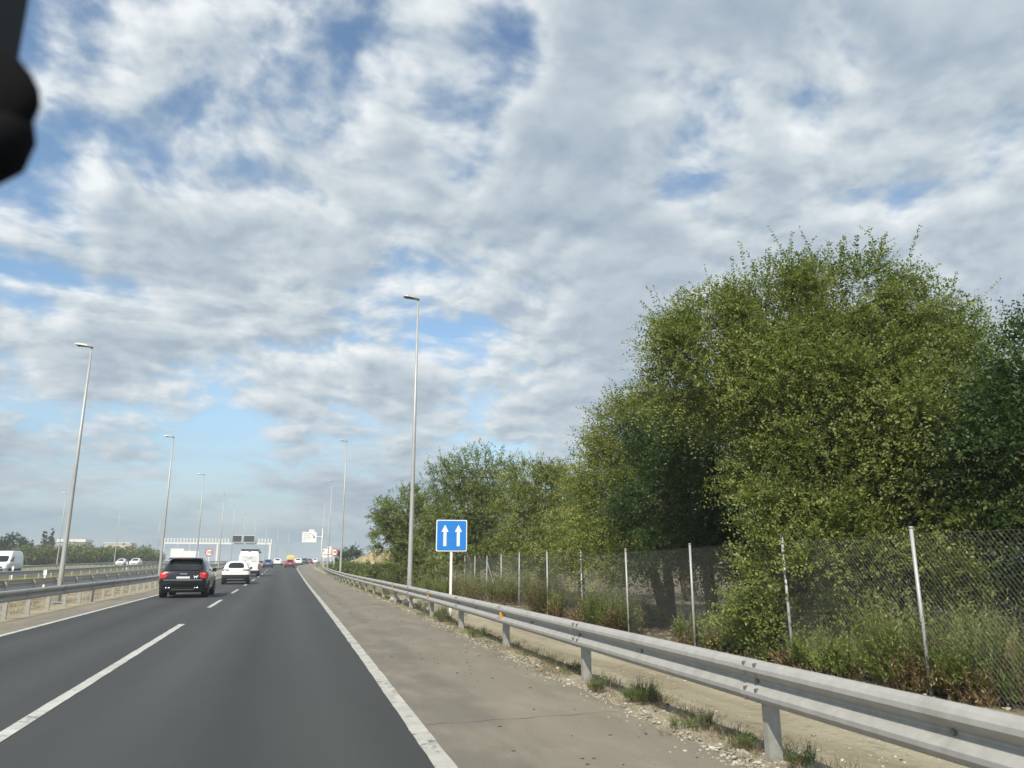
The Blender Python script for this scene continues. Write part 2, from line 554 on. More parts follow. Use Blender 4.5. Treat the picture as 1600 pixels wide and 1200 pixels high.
def smooth_interp(y, tab):
    xs, vs = zip(*tab)
    return sum(float(np.interp(y + d, xs, vs)) for d in (-4, -2, 0, 2, 4)) / 5 + bend(y)


def x_right_edge(y):
    return smooth_interp(y, [(-60, 1.0), (0, 1.16), (5.9, 1.27), (16, 1.44), (33, 1.66), (80, 2.20), (125, 2.65), (420, 4.2), (1500, 5)])


def x_rail(y):
    return smooth_interp(y, [(-60, 2.6), (0, 3.33), (5.3, 3.50), (9.2, 3.63), (13, 3.74), (17.1, 3.86), (21.3, 3.96), (33, 4.15), (60, 4.55), (105, 5.3), (420, 7.4), (1500, 8)])


def x_paved(y):
    return smooth_interp(y, [(-60, 2.4), (0, 3.16), (5.3, 3.36), (9.0, 3.50), (15, 3.68), (26, 3.92), (60, 4.50), (105, 5.3), (420, 7.4), (1500, 8)])


def xl(off):
    return lambda y: off + bend(y)


def mound(x, y):
    x -= bend(y)
    return 3.3 * sstep((x - 8.5) / 8.0) * sstep((60 - x) / 25) * math.exp(-((y - 112) / 26.0) ** 2)


def ground_z(x, y):
    z = road_z(y) + mound(x, y)
    xr = x - x_rail(y)
    if xr > 0.25:                                   # a shallow dirt track between rail and fence
        k = sstep((xr - 0.25) / 0.8)
        z += k * (-0.05 + 0.05 * math.sin(x * 1.9 + y * 0.13) * math.exp(-((xr - 1.6) / 2.2) ** 2) + 0.035 * math.sin(y * 0.31 + x * 0.8))
    return z

# ------------------------------------------------------------------ the setting
def axis(segs):
    out = []
    for a, b, st in segs:
        n = max(1, int(round((b - a) / st)))
        out += [a + (b - a) * i / n for i in range(n)]
    out.append(segs[-1][1])
    return out


gx = axis([(-900, -120, 60), (-120, -40, 8), (-40, 2, 3), (2, 3, 0.5), (3, 9, 0.2), (9, 20, 1), (20, 60, 4), (60, 160, 10), (160, 900, 60)])
gy = axis([(-60, 0, 6), (0, 40, 0.4), (40, 80, 2), (80, 300, 4), (300, 600, 20), (600, 1500, 90)])


def sheet_z(x, y):
    z = ground_z(x, y)
    if -34 + bend(y) < x < x_paved(y) + 0.05 or 420 < y:
        z -= 0.035
    elif 3 < x < 9 and y < 60:
        z += 0.012 * math.sin(x * 9.1 + y * 3.7) * math.sin(y * 5.3 - x * 4.1)
    return z


gv = [(x, y, sheet_z(x, y)) for y in gy for x in gx]
nx = len(gx)
gq = [(j * nx + i, j * nx + i + 1, (j + 1) * nx + i + 1, (j + 1) * nx + i) for j in range(len(gy) - 1) for i in range(nx - 1)]
gme = np_mesh('ground', np.array(gv), np.array(gq), M['dirt'])
gme.polygons.foreach_set('use_smooth', [True] * len(gme.polygons))
tag(link('ground', gme), kind='structure')

YS_FINE = axis([(-30, 0, 3), (0, 30, 0.3), (30, 80, 2), (80, 300, 4), (300, 700, 20)])


def strip(name, f0, f1, y0, y1, zo, mat, parent=None, skirt=0.0, rag=0.0, seed=0):
    ys = [y0] + [y for y in YS_FINE if y0 + 0.05 < y < y1 - 0.05] + [y1]
    mb = MB()
    rr = random.Random(seed)
    cols = [0.0, 0.25, 0.5, 0.75, 1.0] if skirt else [0.0, 1.0]
    n = len(cols)
    vs = []
    for y in ys:
        a, b = f0(y), f1(y)
        if 'line' in name or 'dash' in name:          # paint edges are never quite true
            a += rr.uniform(-0.006, 0.006)
            b += rr.uniform(-0.006, 0.006)
        for c in cols:
            x = a + (b - a) * c
            if c == 1.0 and rag:
                x += rag * (0.6 * math.sin(y * 1.7) + 0.5 * math.sin(y * 4.3 + 1) + rr.uniform(-0.7, 0.7))
            vs.append((x, y, road_z(y) + zo))
        if skirt:
            vs.append((vs[-1][0] + 0.02, y, road_z(y) + zo - skirt))
    if skirt:
        n += 1
    fs = [(j * n + i, j * n + i + 1, (j + 1) * n + i + 1, (j + 1) * n + i) for j in range(len(ys) - 1) for i in range(n - 1)]
    mb.add(vs, fs)
    o = mb.build(name, mat, parent)
    for p in o.data.polygons:
        if p.normal.z < -0.3:
            p.flip()
    return o


LEFT_EDGE, LANE = -5.45, -2.2
road = tag(strip('carriageway', xl(LEFT_EDGE), x_right_edge, -30, 700, 0.0, M['asphalt']), kind='structure')
shoulder = tag(strip('hard_shoulder', x_right_edge, x_paved, -30, 700, 0.0, M['shoulder'], skirt=0.06, rag=0.05, seed=3), kind='structure')
inner = tag(strip('inner_shoulder', xl(-6.55), xl(LEFT_EDGE), -30, 700, 0.0, M['shoulder']), kind='structure')
strip('edge_line', lambda y: x_right_edge(y) - 0.09, lambda y: x_right_edge(y) + 0.065, -10, 500, 0.005, M['paint'], road)
strip('edge_line', xl(LEFT_EDGE - 0.02), xl(LEFT_EDGE + 0.12), -10, 500, 0.005, M['paint_dash'], road)
strip('lane_line', xl(LANE - 0.07), xl(LANE + 0.07), -8, 20.8, 0.005, M['paint_dash'], road)
y = 28.2
while y < 420:
    strip('lane_dash', lambda q: LANE - 0.07 + bend(q) + 0.3 * sstep((q - 40) / 70), lambda q: LANE + 0.07 + bend(q) + 0.3 * sstep((q - 40) / 70), y, y + 5.7, 0.005, M['paint_dash'], road)
    y += 12.9
ca = shoulder.data.attributes.new('across', 'FLOAT', 'POINT')
for v_ in shoulder.data.vertices:
    ca.data[v_.index].value = v_.co.x - x_right_edge(v_.co.y)
ca = inner.data.attributes.new('across', 'FLOAT', 'POINT')
for v_ in inner.data.vertices:
    ca.data[v_.index].value = xl(LEFT_EDGE)(v_.co.y) - v_.co.x + 0.9
# a few transverse seams in the shoulder paving
for ys_ in (7.4,):
    mb = MB()
    a, b = x_right_edge(ys_) + 0.1, x_paved(ys_) - 0.1
    pts = [(a + (b - a) * i / 12, ys_ + 0.03 * math.sin(i * 1.9) + 0.1 * i / 12) for i in range(13)]
    vs = [(px, py, road_z(py) + 0.0045) for px, py in pts] + [(px, py + 0.010 + 0.006 * math.sin(i * 2.3), road_z(py) + 0.0045) for i, (px, py) in enumerate(pts)]
    mb.add(vs, [(i, i + 1, 14 + i, 13 + i) for i in range(12)])
    mb.build('paving_seam', M['tar'], shoulder)

opp = tag(strip('opposite_carriageway', xl(-20.6), xl(-12.1), -20, 700, 0.0, M['old_asphalt']), kind='structure')
strip('edge_line', xl(-12.75), xl(-12.58), 0, 420, 0.005, M['paint_dash'], opp)
strip('edge_line', xl(-20.15), xl(-20.0), 0, 420, 0.005, M['paint_dash'], opp)
y = 30.0
while y < 300:
    strip('lane_dash', xl(-16.4), xl(-16.25), y, y + 5.0, 0.005, M['paint_dash'], opp)
    y += 13.0
serv = tag(strip('service_road', xl(-32.2), xl(-24.8), -20, 700, 0.0, M['old_asphalt']), kind='structure')
strip('edge_line', xl(-25.2), xl(-25.05), 20, 420, 0.005, M['paint_dash'], serv)
strip('edge_line', xl(-31.9), xl(-31.75), 20, 420, 0.005, M['paint_dash'], serv)


# ------------------------------------------------------------------ guard rails
W_PROFILE = [(0.006, 0.725), (0.030, 0.722), (0.062, 0.703), (0.081, 0.676), (0.083, 0.645), (0.066, 0.622), (0.020, 0.592), (0.004, 0.578),
             (0.004, 0.562), (0.020, 0.548), (0.066, 0.518), (0.083, 0.495), (0.081, 0.464), (0.062, 0.437), (0.030, 0.418), (0.006, 0.415)]


def beam_mesh(length):
    """W-beam along +Y; the traffic side is -X."""
    mb = MB()
    n = len(W_PROFILE)
    front = [(-t, z) for t, z in W_PROFILE]
    back = [(-t + 0.0035, z - 0.0005) for t, z in W_PROFILE]
    ring = front + back[::-1]
    m = len(ring)
    vs = [(x, 0, z) for x, z in ring] + [(x, length, z) for x, z in ring]
    mb.add(vs, [(i, (i + 1) % m, m + (i + 1) % m, m + i) for i in range(m)])
    mb.add([vs[i] for i in range(m)], [tuple((i, i + 1, m - 2 - i, m - 1 - i)) for i in range(n - 1)])
    mb.add([vs[m + i] for i in range(m)], [tuple((m - 1 - i, m - 2 - i, i + 1, i)) for i in range(n - 1)])
    for by in (0.05, 0.20):                                     # splice bolts
        for (bx, bz) in ((-0.070, 0.694), (-0.072, 0.512), (-0.072, 0.446), (-0.066, 0.630)):
            mb.tube([(bx + 0.012, by, bz), (bx - 0.016, by, bz)], 0.017, 6, mi=1)
    mb.tube([(0.0, 0.125, 0.57), (-0.026, 0.125, 0.57)], 0.022, 6, mi=1)
    mb.tube([(0.0, length * 0.53, 0.57), (-0.022, length * 0.53, 0.57)], 0.018, 6, mi=1)
    me = mb.mesh('beam', [M['galv'], M['bolt']], smooth=False)
    return me


def post_mesh(wide=0.115):
    mb = MB()
    # channel post: web faces the oncoming traffic, flanges run back
    t = 0.006
    poly = [(0.0, -0.35), (wide, -0.35), (wide, 0.60), (wide * 0.62, 0.68), (0.0, 0.70)]
    mb.prism(poly, 'y', 0.0, t)
    mb.box((t / 2, 0.033, 0.17), (t, 0.054, 1.04))
    mb.box((wide - t / 2, 0.033, 0.12), (t, 0.054, 0.94))
    mb.box((-0.009, 0.03, 0.57), (0.012, 0.05, 0.08))           # bracket against the beam
    return mb.mesh('post', M['galv_post'])


def reflector_mesh():
    mb = MB()
    prof = [(-0.0948, 0.6262), (-0.0552, 0.6154), (-0.0120, 0.6298), (-0.0106, 0.5758), (-0.0408, 0.5002), (-0.0660, 0.4944), (-0.0970, 0.5650)]
    mb.prism(prof, 'y', -0.004, 0.004)
    mb.prism([(-0.0898, 0.6154), (-0.0595, 0.5996), (-0.0595, 0.5146), (-0.0883, 0.5650)], 'y', -0.022, -0.0045)
    mb.prism([(-0.0494, 0.6010), (-0.0178, 0.6168), (-0.0178, 0.5780), (-0.0437, 0.5218)], 'y', -0.022, -0.0045)
    return mb.mesh('reflector', M['amber'])


SEC = 4.0
BEAM = beam_mesh(SEC + 0.26)
POST = post_mesh()
REFL = reflector_mesh()


def guard_rail(name, label, xf, y0, y1, facing, post_step, reflect=(), start=0.0, gz=None, terminals=False):
    """facing = -1: traffic at -X; +1: traffic at +X (mirrored by turning the beam end for end)."""
    gz = gz or (lambda x, y: road_z(y))
    root = thing(name, (xf(y0), y0, gz(xf(y0), y0)), label, 'guard rail')
    org = Vector(root.location)
    n = int((y1 - y0) / SEC)
    for i in range(n):
        ya, yb = y0 + i * SEC, y0 + (i + 1) * SEC
        a = Vector((xf(ya), ya, gz(xf(ya), ya)))
        b = Vector((xf(yb), yb, gz(xf(yb), yb)))
        d = b - a
        off = 0.005 if i % 2 else 0.0
        pitch = math.atan2(d.z, math.hypot(d.x, d.y))
        yaw = math.atan2(-d.x, d.y)
        if facing < 0:
            link('beam', BEAM, root, a - org + Vector((0.083 - off, 0, 0)), (pitch, 0, yaw))
        else:
            link('beam', BEAM, root, b - org + Vector((-0.083 + off, 0, 0)), (-pitch, 0, yaw + PI))
    y = y0 + start
    k = 0
    while y < y1:
        x = xf(y)
        sx = 0.083 + 0.018
        p = Vector((x + sx if facing < 0 else x - sx, y, gz(x, y))) - org
        o = link('post', POST, root, p, (0, 0, RNG.uniform(-0.03, 0.03)))
        if facing > 0:
            o.scale.x = -1
        if k in reflect:
            o = link('reflector', REFL, root, Vector((x + 0.078 if facing < 0 else x - 0.078, y - 0.16, gz(x, y))) - org)
            if facing > 0:
                o.scale.x = -1
        y += post_step
        k += 1
    return root


guard_rail('guard_rail', 'grey steel W-beam guard rail along the right shoulder with amber reflectors', x_rail, -2.75, 101.5, -1, 4.05, reflect=(4, 6, 8, 10, 12, 15, 18), start=-0.02 + 4.05 * 0)
guard_rail('guard_rail', 'short far guard rail at the bend beyond the right-hand speed limit sign', lambda y: x_rail(y) + 0.3, 150, 290, -1, 4.0)
guard_rail('guard_rail', 'steel guard rail nearest the left lane beside the black car', xl(-6.95), 6, 262, 1, 2.05)
guard_rail('guard_rail', 'guard rail seen from behind in the dry median with pale bracket posts', xl(-11.3), 14, 262, -1, 4.0)
guard_rail('guard_rail', 'guard rail between the opposite carriageway and the grass verge', xl(-21.3), 30, 300, 1, 4.0)
guard_rail('guard_rail', 'farthest guard rail on the left in front of the round trees', xl(-33.2), 50, 300, 1, 4.0)

# ------------------------------------------------------------------ chain-link fence
FENCE = [(6.94, 2.2), (7.0, 4.75), (7.08, 7.31), (7.17, 9.86), (7.27, 12.8), (7.37, 15.79), (7.60, 19.05), (7.85, 22.5), (8.2, 26.6), (8.5, 30.0), (8.8, 33.4), (9.1, 36.8), (9.4, 40.2), (9.7, 43.6)]
FH = 1.79
fence = thing('chain_link_fence', (FENCE[0][0], FENCE[0][1], 0), 'galvanised chain-link fence on thin steel posts in front of the elm trees', 'fence')
forg = Vector(fence.location)
fp = MB().tube([(0, 0, -0.3), (0, 0, FH + 0.05)], 0.022, 10).tube([(0, 0, FH + 0.05), (0, 0, FH + 0.075)], 0.025, 10)
fp_me = fp.mesh('post', M['fence_steel'], smooth=True)


def mesh_panel():
    mb = MB()
    L, Hh, dg = 3.0, FH - 0.06, 0.070
    r = 0.00095

    def wire(p, q, lift):
        d = Vector((q[0] - p[0], 0, q[1] - p[1])).normalized()
        u = Vector((0, 1, 0)) * r
        w = d.cross(Vector((0, 1, 0))) * r
        A, B = Vector((p[0], lift, p[1])), Vector((q[0], lift, q[1]))
        vs = []
        for c in (A, B):
            vs += [c + u, c - u * 0.5 + w * 0.87, c - u * 0.5 - w * 0.87]
        mb.add(vs, [(0, 1, 4, 3), (1, 2, 5, 4), (2, 0, 3, 5)])
    slope = 1.05
    dx = Hh / slope
    k = -dx
    while k < L:
        for s in (0, 1):
            a0, a1 = max(0, k), min(L, k + dx)
            if a1 - a0 > 0.01:
                z0, z1 = (a0 - k) * slope, (a1 - k) * slope
                if s:
                    wire((a0, Hh - z0), (a1, Hh - z1), 0.0012)
                else:
                    wire((a0, z0), (a1, z1), -0.0012)
        k += dg
    for z in (0.03, Hh * 0.5, Hh - 0.005):
        wire((0, z), (L, z), 0.004)
    return mb.mesh('mesh_panel', M['wire'])


PANEL = mesh_panel()
for i, (px, py) in enumerate(FENCE):
    z = ground_z(px, py)
    link('post', fp_me, fence, Vector((px, py, z)) - forg, (RNG.uniform(-0.012, 0.012), RNG.uniform(-0.015, 0.015), 0))
    if i < len(FENCE) - 1:
        qx, qy = FENCE[i + 1]
        d = Vector((qx - px, qy - py, ground_z(qx, qy) - z))
        o = link('mesh_panel', PANEL, fence, Vector((px + 0.03, py, z + 0.05)) - forg, (0, -math.asin(d.z / d.length), math.atan2(d.y, d.x)))
        o.scale.x = d.length / 3.0
# one slanting stay near the far end
st = MB().tube([(0, 0, FH * 0.92), (0.25, -1.0, 0.0)], 0.02, 8)
st.build('stay', M['fence_steel'], fence, Vector((FENCE[10][0], FENCE[10][1], ground_z(*FENCE[10]))) - forg, smooth=True)


# ------------------------------------------------------------------ lamp posts
def lamp_meshes(h):
    pole = MB().tube([(0, 0, -0.2), (0, 0, 0.9), (0, 0, h * 0.5), (0, 0, h)], [0.100, 0.096, 0.070, 0.038], 14).mesh('pole', M['lamp_steel'], True)
    foot = MB().box((0, 0, 0.02), (0.42, 0.42, 0.05)).mesh('base_plate', M['galv_post'])
    door = MB().box((0, -0.097, 0.75), (0.09, 0.012, 0.34)).mesh('hatch', M['galv_post'])
    mb = MB()
    sec = [(0.06, 0.05, 0.02), (0.0, 0.09, 0.06), (-0.15, 0.14, 0.075), (-0.45, 0.15, 0.07), (-0.60, 0.12, 0.04)]
    vs, fs = [], []
    for x, w, t in sec:
        z = h + 0.02 - x * 0.10
        vs += [(x, -w, z), (x, w, z), (x, w * 0.85, z + t), (x, -w * 0.85, z + t)]
    for i in range(len(sec) - 1):
        for k in range(4):
            a, b = i * 4 + k, i * 4 + (k + 1) % 4
            fs.append((a, b, b + 4, a + 4))
    fs += [(0, 1, 2, 3), (19, 18, 17, 16)]
    mb.add(vs, fs)
    head = mb.mesh('lamp_head', M['lamp_steel'])
    lens = MB().box((-0.33, 0, h + 0.046), (0.40, 0.22, 0.012)).mesh('lens', M['grey_plastic'])
    return pole, foot, door, head, lens


LM = {12: lamp_meshes(12.0), 10: lamp_meshes(10.0)}


def lamp_post(x, y, h, label, group):
    root = thing('lamp_post', (x, y, ground_z(x, y) if x > 3 else road_z(y)), label, 'lamp post', group)
    pole, foot, door, head, lens = LM[h]
    link('pole', pole, root)
    link('base_plate', foot, root)
    link('hatch', door, root)
    hd = link('lamp_head', head, root)
    link('lens', lens, hd)
    return root


GR = 'lamp posts along the right verge'
lamp_post(4.72, 29.3, 12, 'tallest nearest lamp post, standing left of the blue arrow sign', GR)
lamp_post(5.0, 68.5, 12, 'second lamp post on the right, just right of the round speed sign', GR)
lamp_post(6.05, 106, 12, 'third lamp post on the right, directly behind the round speed sign', GR)
lamp_post(7.2, 146, 12, 'fourth lamp post on the right, left of the round speed sign', GR)
lamp_post(10.4, 186, 12, 'fifth lamp post on the right, faint near the bend', GR)
lamp_post(16.6, 226, 12, 'sixth lamp post on the right, faint beyond the bend', GR)
GL = 'lamp posts in the dry median'
for (x, y), w in zip([(-7.95, 33.3), (-7.75, 57.0), (-6.95 - 1.0, 82.0), (-7.6, 106.5), (-7.6, 131), (-7.0, 155), (-5.8, 179), (-3.8, 203), (-1.2, 227), (2.0, 251)],
                     ['nearest and tallest, at the far left behind the guard rail', 'second from the left, just left of the black car', 'third from the left, rising above the black car',
                      'fourth from the left, beside the round speed sign', 'fifth from the left, above the white car', 'sixth from the left, above the camper van', 'seventh from the left, right of the camper van',
                      'eighth from the left, above the blue car', 'ninth from the left, above the red car', 'tenth and last, tiny above the queue']):
    lamp_post(x, y, 10, 'median lamp post ' + w, GL)
GB = 'lamp posts beyond the service road'
for y, w in zip((140, 178, 216), ('just left of the nearest median lamp', 'by the two oncoming cars', 'farthest, beside the grey building')):
    lamp_post(-34.4 + bend(y), y, 12, 'slim lamp post beyond the service road, ' + w, GB)


# ------------------------------------------------------------------ signs
def text_mesh(body, size, mat, depth=0.002):
    cu = bpy.data.curves.new('text', 'FONT')
    cu.body = body
    cu.size = size
    cu.align_x = 'CENTER'
    cu.align_y = 'CENTER'
    cu.extrude = depth
    cu.offset = size * 0.018
    ob = bpy.data.objects.new('tmp_text', cu)
    COL.objects.link(ob)
    dg = bpy.context.evaluated_depsgraph_get()
    me = bpy.data.meshes.new_from_object(ob.evaluated_get(dg))
    bpy.data.objects.remove(ob)
    me.materials.clear()
    me.materials.append(mat)
    return me


def rrect(w, h, r, n=5):
    out = []
    for cx, cz, a0 in ((w / 2 - r, h / 2 - r, 0), (-w / 2 + r, h / 2 - r, 90), (-w / 2 + r, -h / 2 + r, 180), (w / 2 - r, -h / 2 + r, 270)):
        for i in range(n + 1):
            a = R(a0 + 90 * i / n)
            out.append((cx + r * math.cos(a), cz + r * math.sin(a)))
    return out


# blue sign: two white arrows pointing up
sx, sy = 4.72, 21.95
sg = thing('lane_arrow_sign', (sx, sy, ground_z(sx, sy)), 'square blue road sign with two white upward arrows on a pale post', 'road sign', rz=R(-6))
SZ = 2.31
MB().prism([(-0.035, -0.02), (0.035, -0.02), (0.035, 0.02), (-0.035, 0.02)], 'z', -0.2, SZ + 0.3).build('post', M['white_steel'], sg, (0, 0.035, 0))
pl = MB().prism(rrect(0.90, 0.90, 0.04), 'y', 0.0, 0.012).build('plate', M['sign_white'], sg, (0, 0, SZ))
MB().prism(rrect(0.845, 0.845, 0.035), 'y', -0.006, -0.001).build('blue_field', M['sign_blue'], pl)
for ax in (-0.195, 0.195):
    mb = MB()
    mb.prism([(-0.044, -0.30), (0.044, -0.30), (0.044, 0.11), (-0.044, 0.11)], 'y', -0.011, -0.0065)
    mb.prism([(-0.105, 0.105), (0.105, 0.105), (0.0, 0.31)], 'y', -0.0105, -0.0065)
    mb.build('arrow', M['sign_white'], pl, (ax, 0, 0))
MB().box((0, 0.02, 0.2), (0.30, 0.02, 0.04)).box((0, 0.02, -0.2), (0.30, 0.02, 0.04)).build('bracket', M['sign_grey'], pl)


def speed_sign(x, y, zc, label):
    root = thing('speed_limit_sign', (x, y, road_z(y)), label, 'road sign', 'round speed limit signs')
    MB().box((0, 0.05, zc / 2), (0.08, 0.04, zc + 0.6)).build('post', M['white_steel'], root)
    disc = [(0.45 * math.cos(2 * PI * i / 32), 0.45 * math.sin(2 * PI * i / 32)) for i in range(32)]
    p = MB().prism(disc, 'y', 0.0, 0.015).build('plate', M['sign_red'], root, (0, 0, zc))
    MB().prism([(a * 0.76, b * 0.76) for a, b in disc], 'y', -0.006, -0.001).build('white_field', M['sign_white'], p)
    link('digits', TEXT100, p, (0, -0.010, 0), (R(90), 0, 0))
    return root


TEXT100 = text_mesh('100', 0.40, M['ink'])
speed_sign(6.45, 100.0, 2.55, 'round red-bordered 100 speed limit sign on the right verge')
speed_sign(-8.15, 98.0, 2.45, 'round red-bordered 100 speed limit sign in the median left of the white car')

# cantilever direction sign on an arm over the shoulder
cx, cy = 9.75, 200.0
cz = road_z(cy)
cs = thing('cantilever_sign', (cx, cy, cz), 'white direction sign hung on an arm over the road with a black slanting arrow', 'road sign')
MB().tube([(0, 0, -0.3), (0, 0, 8.9)], [0.20, 0.13], 12).build('mast', M['white_steel'], cs, smooth=True)
MB().box((-0.9, 0, 6.9), (1.9, 0.16, 0.16)).box((-2.9, 0.06, 6.0), (3.2, 0.10, 0.10)).box((-2.9, 0.06, 7.4), (3.2, 0.10, 0.10)).build('arm', M['white_steel'], cs)
p = MB().prism(rrect(3.5, 2.55, 0.12), 'y', -0.03, 0.0).build('panel', M['sign_white'], cs, (-3.2, -0.06, 6.72))
for i, (a, b) in enumerate(((-1.5, 0.6), (-1.4, 0.2), (-1.4, 0.3), (-1.5, -0.9))):
    zz = 0.80 - i * 0.50
    x0 = a
    while x0 < b:
        wd = RNG.uniform(0.10, 0.22)
        MB().box((x0 + wd / 2, -0.036, zz), (wd, 0.006, 0.20)).build('lettering', M['faint_ink'], p)
        x0 += wd + 0.08
MB().prism([(0.72, 0.62), (0.86, 0.70), (1.16, 0.12), (1.30, 0.20), (1.38, -0.38), (0.88, -0.02), (1.02, 0.05)], 'y', -0.042, -0.034).build('arrow', M['ink'], p)
MB().prism(rrect(1.35, 0.55, 0.06), 'y', -0.03, 0.0).build('top_plate', M['sign_white'], cs, (-2.7, -0.06, 8.32))

# white sign with red lettering on two legs
tx, ty = 9.1, 163.0
ts = thing('direction_sign', (tx, ty, ground_z(tx, ty)), 'small white two-legged road sign with red lettering behind the round speed sign', 'road sign')
for dx in (-0.72, 0.72):
    MB().box((dx, 0.05, 1.5), (0.10, 0.08, 3.6)).build('leg', M['white_steel'], ts)
p = MB().prism(rrect(2.15, 1.75, 0.08), 'y', -0.02, 0.0).build('panel', M['sign_white'], ts, (0, 0, 2.65))
x0 = -0.75
while x0 < 0.8:
    wd = RNG.uniform(0.09, 0.16)
    MB().box((x0 + wd / 2, -0.026, -0.30), (wd, 0.006, 0.24)).build('lettering', M['sign_pinkred'], p)
    x0 += wd + 0.05
mbx = MB().box((-0.78, -0.026, 0.42), (0.34, 0.006, 0.13)).box((-0.76, -0.0265, 0.52), (0.18, 0.006, 0.09))
mbx.build('symbol', M['ink'], p)
MB().prism(rrect(0.75, 0.42, 0.05), 'y', -0.02, 0.0).build('top_plate', M['sign_white'], ts, (0.35, 0, 3.80))

# gantry over the opposite carriageways
GY = 230.0
gz0 = road_z(GY)
gb = bend(GY)
ga = thing('sign_gantry', (-8.4 + gb, GY, gz0), 'white steel gantry with railings and two dark display boards over the opposite lanes', 'gantry')
BZ = 5.35
for dx in (0.0, -14.0, -27.8):
    MB().box((dx, 0, BZ / 2), (0.42, 0.42, BZ)).build('column', M['white_steel'], ga)
MB().box((-13.9, 0, BZ + 0.21), (28.6, 0.55, 0.42)).build('beam', M['white_steel'], ga)
MB().box((-13.9, 0.25, BZ + 0.45), (28.4, 0.9, 0.05)).build('walkway', M['sign_grey'], ga)
x0 = 0.2
while x0 > -28.2:
    if not (-5.0 > x0 > -10.8):
        MB().box((x0, -0.18, BZ + 1.0), (0.26, 0.07, 1.05)).build('railing_post', M['white_steel'], ga)
    x0 -= 0.82
MB().box((-2.2, -0.10, BZ + 1.50), (4.8, 0.05, 0.06)).box((-19.5, -0.10, BZ + 1.50), (17.4, 0.05, 0.06)).build('handrail', M['white_steel'], ga)
for dx, wd in ((-5.75, 2.75), (-8.95, 2.45)):
    f = MB().prism(rrect(wd + 0.25, 1.95, 0.06), 'y', -0.10, 0.15).build('display_board', M['white_steel'], ga, (dx, -1.1, BZ + 1.50))
    MB().prism(rrect(wd, 1.70, 0.05), 'y', -0.13, -0.105).build('screen', M['panel_dark'], f)
for dx, wd, h, zc in ((-24.2, 3.4, 2.3, 2.95), (-21.2, 2.6, 1.75, 2.6), (-19.3, 1.2, 1.75, 2.6)):
    MB().prism(rrect(wd - 0.03, h, 0.06), 'y', -0.04, 0.0).build('hanging_panel', M['sign_white'], ga, (dx, -0.4 - 0.02 * wd, zc))
MB().box((-24.2, -0.3, 4.6), (0.1, 0.1, 1.6)).box((-21.2, -0.3, 4.4), (0.1, 0.1, 2.0)).box((-19.3, -0.3, 4.4), (0.1, 0.1, 2.0)).build('hanger', M['white_steel'], ga)

# small white marker posts beyond the median
for (x, y, lab) in ((-21.9, 76, 'small white marker post beside the far guard rail, nearer the oncoming van'), (-12.0, 47, 'small white marker post on the median guard rail behind the nearest left lamp'), (-22.0, 128, 'small white marker plate left of the black car roof')):
    k = thing('marker_post', (x, y, road_z(y)), lab, 'marker post', 'white marker posts')
    MB().box((0, 0, 0.55), (0.10, 0.05, 1.1), taper=0.9).build('stake', M['white_steel'], k)
    MB().box((0, -0.03, 0.95), (0.16, 0.02, 0.26)).build('cap_plate', M['sign_white'], k)


